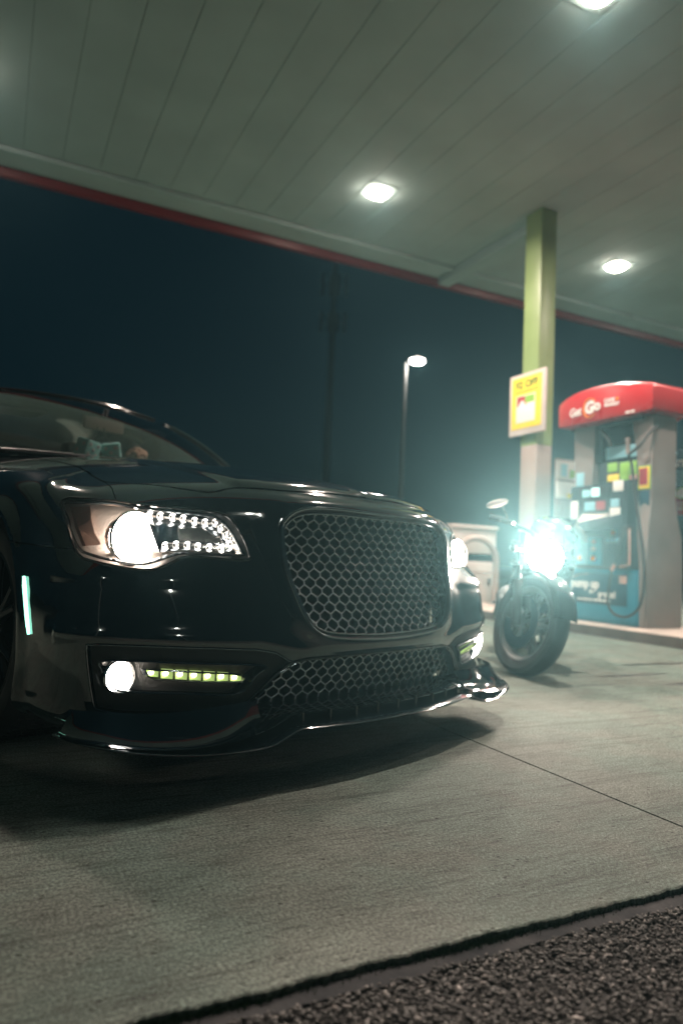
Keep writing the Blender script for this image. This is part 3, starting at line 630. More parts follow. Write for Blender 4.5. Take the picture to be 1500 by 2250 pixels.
for s_ in (-1, 1):
    mb = MB(); mb.tube([(s_*.098, -.01, .27), (s_*.098, .02, .34), (s_*.098, .10, .52)], [.026, .030, .028], 14); mb.build('fork_leg', bm_['alu'], fr)
    mb = MB(); mb.tube([(s_*.098, .10, .52), (s_*.098, .215, .80)], .022, 14); mb.build('fork_tube', bm_['gold'], fr)
    mb = MB(); mb.box((s_*.075-.02, .06, .30), (s_*.075+.02, .13, .40), .01); mb.build('brake_caliper', bm_['alu'], fr)
mb = MB()
for k in range(15):
    a = math.radians(20+k*8.6); 
    for s_ in (-1, 1): mb.v.append((s_*.068, math.cos(a)*.325*-1*-1, .30+math.sin(a)*.325)); 
mb.v = []; V = []; n = 15
for k in range(n):
    a = math.radians(35+k*9.0); r = .325
    for x, rr in ((-.075, r-.035), (-.062, r-.006), (0, r+.008), (.062, r-.006), (.075, r-.035)): V.append((x, math.cos(a)*rr, .30+math.sin(a)*rr))
mb.add(V, [(k*5+q, k*5+q+1, k*5+5+q+1, k*5+5+q) for k in range(n-1) for q in range(4)], True); mb.build('front_fender', bm_['body'], fr)
mb = MB(); mb.box((-.13, .17, .72), (.13, .25, .745), .008); mb.box((-.12, .12, .60), (.12, .20, .625), .008); mb.build('fork_clamp', bm_['alu'], fr)
mb = MB(); mb.tube(smooth([(-.29, .29, .835), (-.22, .24, .84), (-.12, .22, .83), (0, .215, .825), (.12, .22, .83), (.22, .24, .84), (.29, .29, .835)], 5), .012, 10); mb.build('handlebar', M['matte'], fr)
for s_ in (-1, 1):
    mb = MB(); mb.tube([(s_*.20, .235, .84), (s_*.30, .295, .835)], .018, 10); mb.build('grip', M['rubber'], fr)
    mb = MB(); mb.tube(smooth([(s_*.18, .22, .845), (s_*.19, .17, .84), (s_*.29, .19, .82)], 4), .006, 8); mb.build('lever', M['chrome'], fr)
    mr = empty('mirror', (s_*.20, .24, .83), (0, math.radians(s_*30), 0), parent=fr)
    mb = MB(); mb.tube(smooth([(0, 0, 0), (s_*.01, -.02, .05), (s_*.03, -.02, .12)], 4), .005, 8); mb.build('stalk', M['chrome'], mr)
    mb = MB(); mb.sphere((s_*.06, -.02, .135), .075, 16, (1.0, .28, .30)); mb.build('housing', M['white_p'], mr)
    mb = MB(); mb.tube([(s_*.115, .10, .70), (s_*.20, .08, .69)], .007, 8); mb.sphere((s_*.215, .075, .69), .022, 12, (1, 1.2, 1)); mb.build('turn_signal', M['matte'], fr)
# headlamp
hl_ = empty('headlight', (0, .055, .70), (math.radians(0), 0, math.radians(-40)), fr)
mb = MB(); mb.lathe([(.0, .13), (.05, .12), (.095, .05), (.105, .0), (.10, -.012)], 32, None, 'y'); mb.build('bowl', bm_['body'], hl_)
mb = MB(); mb.lathe([(.100, -.012), (.106, -.020), (.100, -.026), (.092, -.02)], 32, None, 'y'); mb.f = [f for f in mb.f if len(f) == 4]; mb.sm = mb.sm[:len(mb.f)]; mb.build('bezel', M['chrome'], hl_)
mb = MB(); mb.lathe([(.095, -.014), (.08, -.028), (.05, -.036), (.0, -.04)], 32, None, 'y'); mb.build('lamp_lens', M['bikeb'], hl_)
ld = bpy.data.lights.new('headlight_beam', 'SPOT'); ld.energy = 8500; ld.color = (1, .82, .69); ld.spot_size = math.radians(50); ld.spot_blend = 1; ld.shadow_soft_size = .05
lo = link(bpy.data.objects.new('headlight_beam', ld), hl_); lo.location = (0, -.10, 0); lo.rotation_euler = (math.radians(-99.6), 0, 0)
mb = MB(); mb.sphere((0, .16, .86), .06, 16, (1.3, .6, .8)); mb.build('instrument_pod', M['matte'], fr)
for s_ in (-1, 1):
    mb = MB(); mb.tube(smooth([(s_*.03, .02, .88), (s_*.09, .05, .80), (s_*.10, .10, .62), (s_*.075, .07, .40)], 5), .005, 6); mb.build('brake_hose', M['rubber'], fr)
# body behind
mb = MB()
def sect(y, zc, hw, hh): return [(hw*math.cos(a)*abs(math.cos(a))**-.25 if abs(math.cos(a)) > .01 else 0, y, zc+hh*math.sin(a)) for a in np.linspace(0, 2*math.pi, 17)[:-1]]
def loft(secs, name, m, parent, ang=60):
    mb = MB(); V = sum(secs, []); n = len(secs[0])
    mb.add(V, [(q*n+k, q*n+(k+1) % n, (q+1)*n+(k+1) % n, (q+1)*n+k) for q in range(len(secs)-1) for k in range(n)]+[list(range(n)), [(len(secs)-1)*n+k for k in range(n)]], True)
    return mb.build(name, m, parent, ang)
loft([sect(.24, .80, .06, .07), sect(.32, .84, .125, .10), sect(.48, .87, .15, .115), sect(.62, .84, .12, .10), sect(.76, .76, .07, .06)], 'fuel_tank', bm_['body'], bk)
loft([sect(.70, .75, .09, .05), sect(.85, .73, .14, .045), sect(1.05, .76, .12, .045), sect(1.25, .82, .08, .04)], 'seat', M['leather'], bk)
loft([sect(.95, .72, .09, .05), sect(1.25, .79, .09, .06), sect(1.50, .86, .04, .03)], 'tail', bm_['body'], bk)
mb = MB(); mb.sphere((0, 1.525, .85), .035, 12, (1, .4, .6)); mb.build('tail_light', M['crim_i'], bk)
mb = MB(); mb.box((-.16, .36, .27), (.16, .76, .52), .05); mb.lathe([(.0, -.21), (.10, -.205), (.12, -.18), (.12, .18), (.10, .205), (0, .21)], 28, Matrix.Translation((0, .62, .34)), 'x')
mb.prism([(.34, .46), (.52, .52), (.48, .72), (.33, .66)], -.12, .12, 'x'); mb.build('engine', bm_['alu'], bk)
mb = MB()
for k in range(14): mb.box((-.155, .245, .38+k*.021), (.155, .285, .388+k*.021))
mb.box((-.165, .25, .36), (-.15, .29, .69), .003); mb.box((.15, .25, .36), (.165, .29, .69), .003); mb.build('radiator', M['matte'], bk)
for s_ in (-1, 1):
    loft([[(s_*p[0], p[1], p[2]) for p in sect(.20, .66, .05, .06)]]+[[(s_*(.15+q[0]*.25), q[1], q[2]) for q in sect(.30, .66, .1, .11)], [(s_*(.17+q[0]*.2), q[1], q[2]) for q in sect(.48, .66, .1, .10)]], 'side_shroud', bm_['body'], bk)
    mb = MB(); mb.tube([(s_*.05, .26, .72), (s_*.13, .45, .62), (s_*.14, .75, .52), (s_*.11, .86, .36)], [.02, .024, .024, .02], 10); mb.build('frame_tube', bm_['body'], bk)
    mb = MB(); mb.tube([(s_*.11, .86, .36), (s_*.10, 1.1, .33), (s_*.09, 1.38, .30)], [.03, .03, .022], 10); mb.build('swing_arm', bm_['alu'], bk)
    mb = MB(); mb.tube([(s_*.14, .80, .33), (s_*.23, .80, .32)], .011, 8); mb.build('foot_peg', bm_['alu'], bk)
mb = MB()
for x in (-.09, -.03, .03, .09): mb.tube(smooth([(x, .31, .50), (x*1.1, .24, .42), (x*.8, .30, .25), (x*.5, .50, .19)], 4), .017, 8)
mb.tube([(-.0, .50, .19), (-.10, .80, .22), (-.16, 1.02, .30), (-.17, 1.30, .36)], [.03, .03, .048, .05], 12); mb.build('exhaust', bm_['alu'], bk)
wheel(bk, 1.38, .305, .18, 'rear_wheel')
mb = MB(); mb.tube(smooth([(.10, .80, .28), (.17, .86, .17), (.215, .90, .078)], 4), .011, 8); mb.tube([(.215, .90, .078), (.24, .92, .078)], .016, 8); mb.build('side_stand', bm_['alu'], bk)
# ================================================================ BLACK SEDAN
# body shell: a bicubic patch over (u, v); u runs round the car in plan, v from the bumper's foot up over the bonnet
# stations (lat, sb)
ST=[(0,0),(.20,.003),(.36,.014),(.52,.038),(.68,.085),(.80,.145),(.88,.22),(.925,.32),(.948,.46),(.955,.80),(.957,1.25),(.957,1.75),(.955,2.7),(.955,3.7),(.94,4.45),(.90,4.85),(.70,5.0),(.35,5.04),(0,5.05)]
NS=len(ST)
def hood(lat,sb):
    zc=np.interp(sb,[0,.05,.10,.26,.5,.8,1.1,1.45,1.8,3.9,4.6,5.05],[.80,.822,.845,.882,.922,.965,1.003,1.035,1.055,1.08,1.06,1.0])
    d=.115*(abs(lat)/.85)**2.6
    d*=np.interp(sb,[0,.3,1.2,1.8,5],[1.12,1.1,1,.9,.8])
    return zc-d
LT=[0,.20,.36,.52,.68,.80,.88,.925,.948]
ROWS=[ # z , inset by station 0..8 , then side (9+)
 dict(z=[.12,.12,.12,.12,.12,.12,.12,.12,.14,.18],i=[.08,.08,.08,.08,.08,.08,.08,.07,.05,.05]),
 dict(z=[.15,.15,.15,.15,.15,.15,.15,.15,.16,.20],i=[-.02,-.02,-.01,-.01,-.01,-.02,-.02,-.01,.0,.005]),
 dict(z=[.24,.24,.24,.24,.24,.24,.24,.24,.25,.28],i=[-.03,-.03,-.02,-.02,-.02,-.025,-.025,-.015,.0,-.0]),
 dict(z=[.345,.345,.345,.35,.36,.37,.37,.37,.37,.38],i=[-.045,-.045,-.04,-.04,-.045,-.05,-.05,-.03,-.01,0]),
 dict(z=[.42,.42,.42,.42,.43,.44,.44,.44,.44,.47],i=[-.04,-.04,-.035,-.03,-.04,-.05,-.05,-.03,-.01,-.003]),
 dict(z=[.50,.50,.50,.51,.52,.53,.53,.53,.54,.56],i=[-.02,-.02,-.02,-.01,-.02,-.035,-.04,-.02,-.005,-.005]),
 dict(z=[.58,.58,.58,.57,.57,.58,.58,.59,.60,.64],i=[.0,.0,.0,.015,.005,.0,-.005,.0,.0,-.005]),
 dict(z=[.665,.665,.665,.65,.645,.64,.64,.655,.68,.72],i=[.01,.01,.01,.035,.05,.06,.05,.03,.015,.0]),
 dict(z=[.745,.745,.74,.735,.72,.715,.715,.725,.745,.79],i=[.02,.02,.02,.045,.065,.08,.075,.055,.04,.02]),
 dict(z=[.80,.80,.795,.78,.77,.76,.76,.775,.80,.85],i=[.035,.035,.035,.06,.085,.105,.11,.095,.075,.05]),
]
HR=[(.80,.10),(.76,.24),(.66,.48),(.50,.78),(.28,1.12),(.03,1.5)]
def cage():
    R=[]
    lat=np.array([s[0] for s in ST]);sb=np.array([s[1] for s in ST])
    # normals (inward)
    tx=np.gradient(lat);ty=np.gradient(sb);tx[0]=1;ty[0]=0;tx[-1]=-1;ty[-1]=0
    n=np.hypot(tx,ty);nx=-ty/n;ny=tx/n   # inward: at centre (0,+1) ; at side (-1,0)
    for r in ROWS:
        z=np.array(r['z']+[r['z'][-1]+ (.02 if j>0 else 0) for j in range(NS-10)],float)
        ii=np.array(r['i']+[r['i'][-1]]*(NS-10),float)
        R.append(np.stack([lat+nx*ii,sb+ny*ii,z],1))
    for a,b in HR:
        k=a/.955
        L=lat*k
        s=np.where(sb<=1.75,b+sb*(1.75-b)/1.75,sb-np.clip(sb-4.4,0,1)*(1-k)*1.5)
        z=np.array([hood(p,q) for p,q in zip(L,s)])
        R.append(np.stack([L,s,z],1))
    G=np.array(R)                     # rows, stations, 3
    M=G[:,:0:-1].copy();M[...,0]*=-1
    return np.concatenate([M,G],1)    # u index 0..2NS-2, centre NS-1
CG=cage()
NR=CG.shape[0]
def bs(t):
    return np.stack([(1-t)**3,3*t**3-6*t**2+4,-3*t**3+3*t**2+3*t+1,t**3],-1)/6
def S(u,v):
    """u in [-(NS-1),NS-1], v in [0,NR-1]"""
    u=np.asarray(u,float)+NS-1;v=np.asarray(v,float)
    nu=CG.shape[1]
    iu=np.clip(np.floor(u).astype(int),0,nu-2);tu=u-iu
    iv=np.clip(np.floor(v).astype(int),0,NR-2);tv=v-iv
    bu=bs(tu);bv=bs(tv);out=0
    for a in range(4):
        ja=np.clip(iv+a-1,0,NR-1)
        for b in range(4):
            jb=np.clip(iu+b-1,0,nu-1)
            out=out+CG[ja,jb]*(bv[...,a]*bu[...,b])[...,None]
    return out

SV = S
# feature outlines traced on that shell, near half; mirrored with u -> -u
HL_OUT = [(-7.62, 8.08), (-7.59, 8.38), (-7.38, 8.54), (-6.11, 8.84), (-4.58, 8.57), (-3.62, 8.3), (-3.28, 8.03), (-3.06, 7.42), (-2.92, 6.78), (-2.9, 6.48), (-3.07, 6.39), (-3.81, 6.5), (-4.16, 6.43), (-4.52, 6.03), (-4.8, 5.81), (-5.26, 5.83), (-6.19, 6.05), (-6.53, 6.17), (-6.88, 6.59), (-7.3, 7.37)]
HL_IN = [(-7.48, 8.04), (-7.41, 8.26), (-6.05, 8.63), (-4.57, 8.37), (-3.66, 8.13), (-3.36, 7.9), (-3.14, 7.37), (-2.98, 6.74), (-2.98, 6.58), (-3.81, 6.61), (-4.18, 6.57), (-4.62, 6.22), (-4.91, 6.06), (-5.29, 6.09), (-6.2, 6.33), (-6.52, 6.46), (-6.91, 6.96)]
HL_PROJ = [(-5.13, 7.15)]
HL_DRL = [(-4.74, 8.13), (-4.49, 8.09), (-4.22, 8.03), (-4.0, 7.96), (-3.78, 7.85), (-3.58, 7.78), (-3.39, 7.77), (-3.29, 7.53), (-3.2, 7.26), (-3.14, 7.07), (-3.15, 6.87), (-3.29, 6.8), (-3.51, 6.84), (-3.72, 6.87), (-3.92, 6.91), (-4.14, 6.92), (-4.36, 6.87)]
HL_CUSH = [(-4.8, 8.33), (-3.34, 8.03), (-3.09, 7.71), (-2.85, 6.8), (-2.93, 6.7), (-3.95, 6.74), (-4.41, 6.61)]
HL_RIB = [(-4.1, 7.53), (-3.62, 7.58), (-3.31, 7.23), (-3.26, 7.03), (-4.07, 7.11)]
HL_SIDE = [(-7.13, 8.15), (-6.64, 8.35), (-6.44, 7.78), (-6.2, 7.25), (-5.9, 6.81), (-6.31, 6.66), (-6.72, 7.32)]
POCKET = [(-5.94, 3.0), (-5.81, 3.14), (-5.21, 3.17), (-2.85, 3.17), (-2.21, 2.8), (-2.04, 2.7), (-2.41, 2.39), (-2.81, 1.62), (-3.07, 1.34), (-4.47, 1.45), (-5.57, 1.58), (-5.79, 1.83)]
FOG_OUT = [(-5.54, 2.76), (-4.11, 2.77), (-2.71, 2.69), (-2.82, 2.42), (-3.12, 1.94), (-4.07, 2.02), (-5.1, 2.09), (-5.35, 2.16), (-5.53, 2.32), (-5.59, 2.54)]
FOG_C = [(-5.17, 2.4)]
FOG_LED = [(-4.71, 2.57), (-4.6, 2.57), (-4.19, 2.55), (-3.72, 2.51), (-3.25, 2.47), (-3.04, 2.42), (-2.96, 2.33), (-3.0, 2.24), (-3.7, 2.28), (-4.51, 2.35), (-4.65, 2.42)]
SHUT = [(-6.96, 10.4), (-5.51, 10.28), (-4.47, 9.8), (-3.78, 9.51), (-3.4, 9.81), (-2.95, 9.79), (-1.94, 9.58), (-0.72, 9.6), (-0.04, 9.55)]
FEND = [(-6.14, 8.91), (-6.39, 9.28), (-6.96, 10.4), (-7.84, 11.62), (-8.77, 12.02), (-9.9, 12.24), (-10.67, 12.22)]
BUMPL = [(-6.86, 6.41), (-8.08, 6.21), (-8.66, 6.03)]
MARK = [(-8.23, 4.94), (-8.12, 4.98), (-7.82, 3.33), (-7.9, 3.18), (-7.98, 3.25)]
CREASE = [(-6.86, 6.41), (-6.57, 4.74)]
NU = NS-1
CARP = (0.1313, 2.3288, 0); CARR = math.radians(46)
car = tag(empty('parked_car', CARP, (0, 0, CARR)), 'black sedan with mesh grille and lit headlights parked nose to the camera', 'car')
def mirror(P): return [(-a, b) for a, b in P][::-1]
def newton(comp, ta, tb, u0, v0):
    """uv where two coordinates of the shell equal (ta, tb)"""
    u, v = float(u0), float(v0)
    for _ in range(30):
        p = SV(u, v); e = np.array([p[comp[0]]-ta, p[comp[1]]-tb])
        if abs(e).max() < 1e-5: break
        d = 1e-3; pu = (SV(u+d, v)-p)/d; pv = (SV(u, v+d)-p)/d
        J = np.array([[pu[comp[0]], pv[comp[0]]], [pu[comp[1]], pv[comp[1]]]])
        try: s = np.linalg.solve(J, -e)
        except Exception: break
        s = np.clip(s, -.5, .5); u += s[0]; v = min(max(v+s[1], 0), NR-1)
    return u, v
def front_uv(lat, z):   # on the nose
    return newton((0, 2), lat, z, np.interp(lat, [-.9, -.36, 0, .36, .9], [-6, -2, 0, 2, 6]), np.interp(z, [.12, .24, .42, .6, .75, .8], [.2, 2, 4, 6.2, 8, 9.2]))
def side_uv(sb, z, sgn=-1):
    return newton((1, 2), sb, z, sgn*np.interp(sb, [.2, .46, .8, 1.25, 1.75, 2.7, 3.7, 4.45], [6, 8, 9, 10, 11, 12, 13, 14]), np.interp(z, [.18, .3, .47, .64, .8, .85], [.3, 2, 4, 6, 8, 9]))
def dens(P, step=.09, closed=True):
    out = []; m = len(P)
    for i in range(m if closed else m-1):
        a, b = np.array(P[i]), np.array(P[(i+1) % m]); k = max(1, int(math.ceil(np.hypot(*(b-a))/step)))
        out += [tuple(a+(b-a)*j/k) for j in range(k)]
    if not closed: out.append(tuple(P[-1]))
    return out
def spl(P, closed=True, n=5): return [(p.x, p.y) for p in smooth([(a, b, 0) for a, b in P], n, closed)]
GRH = [(0, .767), (.1, .768), (.2, .768), (.30, .763), (.355, .750), (.392, .724), (.408, .685), (.402, .585), (.375, .49), (.345, .43), (.31, .40), (.26, .385), (.14, .375), (0, .371)]
GRXZ = GRH+[(-a, b) for a, b in GRH[-2:0:-1]]
def inset_poly(P, d):
    P = [Vector((a, b)) for a, b in P]; n = len(P); out = []; A = sum(P[i].cross(P[(i+1) % n]) if False else P[i].x*P[(i+1) % n].y-P[(i+1) % n].x*P[i].y for i in range(n))
    s = 1 if A > 0 else -1
    for i in range(n):
        t = (P[(i+1) % n]-P[i-1]).normalized(); out.append((P[i].x-t.y*d*s, P[i].y+t.x*d*s))
    return out
M2H = [(0, .322), (.15, .322), (.33, .319), (.385, .310), (.42, .285), (.475, .232), (.50, .205), (.48, .188), (.3, .185), (0, .185)]
M2XZ = M2H+[(-a, b) for a, b in M2H[-2:0:-1]]
def spl_xz(P): return [(p.x, p.y) for p in smooth([(a, b, 0) for a, b in P], 4, True)]
GR_XZ = spl_xz(GRXZ); M2_XZ = spl_xz(M2XZ)
GR_UV = [front_uv(a, b) for a, b in GR_XZ]; M2_UV = [front_uv(a, b) for a, b in M2_XZ]
# ---- fine relief on the shell
_seg = np.array(GR_XZ)
def dist_poly(X, Z, P):
    A = np.array(P); B = np.roll(A, -1, 0); d = np.full(X.shape, 9.0)
    for a, b in zip(A, B):
        t = np.clip(((X-a[0])*(b[0]-a[0])+(Z-a[1])*(b[1]-a[1]))/max(1e-9, ((b-a)**2).sum()), 0, 1)
        d = np.minimum(d, np.hypot(X-a[0]-t*(b[0]-a[0]), Z-a[1]-t*(b[1]-a[1])))
    return d
def sst(x, a, b):
    t = np.clip((x-a)/(b-a), 0, 1); return t*t*(3-2*t)
WSB, WZ, WR = .875, .355, .395
def S2(u, v):
    u = np.asarray(u, float); v = np.asarray(v, float)
    p = SV(u, v); d = 1e-2
    n = np.cross(SV(u+d, v)-SV(u-d, v), SV(u, v+d)-SV(u, v-d)); n /= np.maximum(1e-9, np.linalg.norm(n, axis=-1, keepdims=True))
    X, Y, Z = p[..., 0], p[..., 1], p[..., 2]; aX = np.abs(X)
    h = np.zeros_like(X)
    g = dist_poly(X, Z, GR_XZ[::3]); h += .013*np.exp(-(g/.035)**2)*(Y < .25)*(1-sst(Z, .78, .83))
    h += .006*np.exp(-(g/.09)**2)*(Y < .25)*(1-sst(Z, .78, .83))
    # bumper belt over the lower intake and the lamp pockets
    zb = np.interp(aX, [0, .36, .50, .9], [.338, .336, .372, .384]); h += .007*np.exp(-((Z-zb-.014)/.022)**2)*(Y < .3)
    h -= .006*sst(-(Z-.52), -.03, .0)*sst(Z, .36, .44)*sst(aX, .45, .55)*(Y < .35)
    # bonnet: raised middle with soft edges, and a crease
    top = sst(Z, .81, .84)*(Y < 1.7)
    c = np.interp(Y, [0, .2, 1.5], [.50, .47, .33]); h += .011*(1-sst(aX, c-.02, c+.035))*top
    h += .004*np.exp(-(aX/.03)**2)*top*(Y < 1.5)
    # wheel arch lip and flank crease
    r = np.hypot(Y-WSB, Z-WZ); side = (aX > .80)
    h += .014*np.exp(-((r-WR)/.03)**2)*side*(Z < .9)
    r2 = np.hypot(Y-3.93, Z-WZ); h += .014*np.exp(-((r2-WR)/.03)**2)*side*(Z < .9)
    h += .010*np.exp(-((Z-.86)/.020)**2)*side*sst(Y, .25, .5); h -= .012*np.exp(-((Z-.60)/.10)**2)*side*sst(Y, 1.3, 1.6)
    # fold running from the lamp's outer end up over the wing
    k = (Z-.70)-.55*(Y-.36); h += .007*np.exp(-(k/.018)**2)*(aX > .7)*sst(Y, .3, .36)*(1-sst(Y, .55, .75))*sst(Z, .66, .72)
    sgn = 1.0
    return p-n*h[..., None]*NSG
_t = np.cross(SV(.1, 5)-SV(-.1, 5), SV(0, 5.1)-SV(0, 4.9)); NSG = 1.0 if _t[1] > 0 else -1.0    # normal must point out of the nose (-y)
def nrm(u, v):
    d = 2e-2; a = S2(u+d, v)-S2(u-d, v); b = S2(u, np.minimum(v+d, NR-1))-S2(u, np.maximum(v-d, 0))
    n = -np.cross(a, b)*NSG; return n/np.maximum(1e-9, np.linalg.norm(n, axis=-1, keepdims=True))
def strip_poly(P, w):
    """uv polygon of a gap w metres wide along the uv polyline P"""
    P = dens(P, .12, False); L_, R_2 = [], []
    A = np.array(P); Q = S2(A[:, 0], A[:, 1])
    for i, (u, v) in enumerate(P):
        t = Q[min(i+1, len(P)-1)]-Q[max(i-1, 0)]; t /= np.linalg.norm(t); n = nrm(np.array(u), np.array(v)); s = np.cross(n, t)
        d = 1e-2; pu = (SV(u+d, v)-SV(u-d, v))/(2*d); pv = (SV(u, v+d)-SV(u, v-d))/(2*d)
        du, dv = np.linalg.lstsq(np.stack([pu, pv], 1), s*w/2, rcond=None)[0]
        L_.append((u+du, v+dv)); R_2.append((u-du, v-dv))
    return L_+R_2[::-1]
# outlines in uv
HLO = spl(HL_OUT, True, 4); HLI = spl(HL_IN, True, 4); POC = spl(POCKET, True, 3); FOG = spl(FOG_OUT, True, 4)
ARCH = [side_uv(WSB+WR*math.cos(a), WZ+WR*math.sin(a)) for a in np.linspace(math.radians(-24), math.radians(204), 40)]
ARCH2 = [side_uv(3.93+WR*math.cos(a), WZ+WR*math.sin(a)) for a in np.linspace(math.radians(-24), math.radians(204), 40)]
ARCH = ARCH+[(ARCH[-1][0], -.5), (ARCH[0][0], -.5)]; ARCH2 = ARCH2+[(ARCH2[-1][0], -.5), (ARCH2[0][0], -.5)]
ARCH = [(a, max(b, 0.001)) for a, b in ARCH]; ARCH2 = [(a, max(b, 0.001)) for a, b in ARCH2]
shut_near = SHUT[:-1]+[(0, 9.56)]; shut_l = spl(shut_near, False, 4); shut_full = shut_l+[(-a, b) for a, b in shut_l[::-1][1:]]
hood_side = FEND[2:]; hs_l = spl(hood_side, False, 4); hs_end = hs_l[-1]
HOOD = [(-hs_end[0], NR-1)]+[(-a, b) for a, b in hs_l[::-1]]+[(-a, b) for a, b in shut_l][1:]+shut_l[::-1][1:]+hs_l[1:]+[(hs_end[0], NR-1)]
BP = [BUMPL[0]]+BUMPL[1:]+[ARCH[-4]]
regions = {}
def reg(name, P, both=True):
    regions[name] = [P]+([mirror(P)] if both else [])
reg('lamp', HLO); reg('arch', ARCH); reg('arch2', ARCH2); reg('fog', FOG)
reg('pocket_gap', strip_poly(POC+[POC[0]], .008)); reg('grille', GR_UV, False); reg('intake', M2_UV, False)
reg('gap_hood', strip_poly(shut_full, .009), False); reg('gap_hood2', strip_poly(hs_l, .008)); reg('gap_nose', strip_poly(FEND[:3], .004))
reg('gap_bump', strip_poly([(-6.80, 6.43), (-8.08, 6.21), (-8.66, 6.03)], .005)); reg('hood', HOOD, False)
DOOR = [side_uv(1.55, .25), side_uv(1.55, .55), side_uv(1.62, .84)]; reg('gap_door', strip_poly(DOOR, .005))
DOOR2 = [side_uv(2.62, .25), side_uv(2.62, .55), side_uv(2.62, .84)]; reg('gap_door2', strip_poly(DOOR2, .005))
# ---- triangulate the whole (u, v) sheet with those outlines as constraints
us = np.concatenate([np.arange(-NU, -9.5, .22), np.arange(-9.5, 9.5, .085), np.arange(9.5, NU+.001, .22), [NU]])
vs = np.concatenate([np.arange(0, 10.2, .12), np.arange(10.2, NR-1, .22), [NR-1]])
pts = [Vector((a+(0 if a in (us[0], us[-1]) else .013*math.sin(b*7)), b)) for b in vs for a in us]
faces = []; names = []; base = len(pts)
for nm, L_ in regions.items():
    for P in L_:
        D = dens([(float(a), float(min(max(b, 0), NR-1))) for a, b in P], .10)
        if sum(D[i][0]*D[(i+1) % len(D)][1]-D[(i+1) % len(D)][0]*D[i][1] for i in range(len(D))) < 0: D = D[::-1]
        faces.append(list(range(len(pts), len(pts)+len(D)))); pts += [Vector(p) for p in D]; names.append(nm)
rv, re_, rf, ov, oe, of = delaunay_2d_cdt(pts, [], faces, 0, 1e-5)
RV = np.array([tuple(p) for p in rv]); T = np.array(rf)
lab = [frozenset(names[i] for i in o) for o in of]
HOLES = {'arch', 'arch2', 'fog', 'grille', 'intake', 'gap_hood', 'gap_hood2', 'gap_nose', 'gap_bump', 'pocket_gap', 'gap_door', 'gap_door2', 'lamp'}
P3D = S2(RV[:, 0], RV[:, 1]); N3D = nrm(RV[:, 0], RV[:, 1])
def in_poly(x, y, P):
    c = False; n = len(P); j = n-1
    for i in range(n):
        if (P[i][1] > y) != (P[j][1] > y) and x < (P[j][0]-P[i][0])*(y-P[i][1])/(P[j][1]-P[i][1])+P[i][0]: c = not c
        j = i
    return c
def shell_part(name, keep, m, parent, off=0.0, push=(0, 0, 0), flip=False, normals=True):
    sel = [i for i in range(len(T)) if keep(lab[i], RV[T[i]].mean(0))]
    tt = T[sel]; used, inv = np.unique(tt.ravel(), return_inverse=True); F2 = inv.reshape(-1, 3)
    V = P3D[used]+N3D[used]*off+np.array(push)
    a = V[F2[:, 0]]; nf = np.cross(V[F2[:, 1]]-a, V[F2[:, 2]]-a); fl = (nf*N3D[used][F2[:, 0]]).sum(1) < 0
    F2[fl] = F2[fl][:, ::-1]
    me = bpy.data.meshes.new(name); me.from_pydata(V.tolist(), [], F2.tolist()); me.update(); me.materials.append(m)
    me.polygons.foreach_set('use_smooth', [True]*len(F2))
    if normals: me.normals_split_custom_set_from_vertices(N3D[used].tolist())
    return link(bpy.data.objects.new(name, me), parent)
hood = shell_part('hood', lambda s, c: 'hood' in s and not (s & HOLES), M['paint'], car)
def is_bumper(c): return abs(c[0]) < 7.9 and c[1] < np.interp(abs(c[0]), [0, 2.9, 4.6, 6.8, 8.0], [6.45, 6.40, 5.9, 6.43, 6.21])
def in_pocket(c): return -6 < c[0] < -1.9 and in_poly(c[0], c[1], POC) or 1.9 < c[0] < 6 and in_poly(-c[0], c[1], POC)
bumper = shell_part('front_bumper', lambda s, c: not (s & HOLES) and is_bumper(c) and not in_pocket(c), M['paint'], car)
shell_part('body_shell', lambda s, c: 'hood' not in s and not (s & HOLES) and not is_bumper(c), M['paint'], car)
liner = shell_part('inner_liner', lambda s, c: not (s & {'lamp', 'arch', 'arch2', 'fog', 'grille', 'intake'}), M['dark'], car, -.016)
def P2(u, v, off=0, y=0):
    u_, v_ = np.array(float(u)), np.array(float(min(max(v, 0), NR-1))); q = S2(u_, v_)
    if off: q = q+nrm(u_, v_)*off
    return Vector((q[0], q[1]+y, q[2]))
def wall(outl, depth, name, m, parent, o0=0.0, n=3, shrink=0.0):
    D = dens(outl, .12); A = [P2(u, v, o0) for u, v in D]; c = sum(A, Vector())/len(A)
    V = []
    for k in range(n+1):
        for p in A: q = p.lerp(c, shrink*k/n); V.append((q.x, q.y+depth*k/n, q.z))
    m_ = len(A); mb = MB(); mb.add(V, [(k*m_+i, k*m_+(i+1) % m_, (k+1)*m_+(i+1) % m_, (k+1)*m_+i) for k in range(n) for i in range(m_)], True)
    return mb.build(name, m, parent, 50)
def flat_fill(XZ, ysurf, name, m, parent):
    """sheet filling an outline given in car x-z, y from a function"""
    me = bpy.data.meshes.new(name); x0, x1 = min(p[0] for p in XZ), max(p[0] for p in XZ); z0, z1 = min(p[1] for p in XZ), max(p[1] for p in XZ)
    g = [Vector((x, z)) for x in np.linspace(x0, x1, 30) for z in np.linspace(z0, z1, 12)]; k = len(g); g += [Vector(p) for p in XZ]
    r = delaunay_2d_cdt(g, [], [list(range(k, len(g)))], 1, 1e-6)
    me.from_pydata([(p.x, ysurf(p.x, p.y), p.y) for p in r[0]], [], [list(f) for f in r[2]]); me.update(); me.materials.append(m)
    me.polygons.foreach_set('use_smooth', [True]*len(me.polygons)); return link(bpy.data.objects.new(name, me), parent)
def nose_y(x, z):
    u, v = front_uv(x, z); return float(S2(np.array(u), np.array(v))[1])
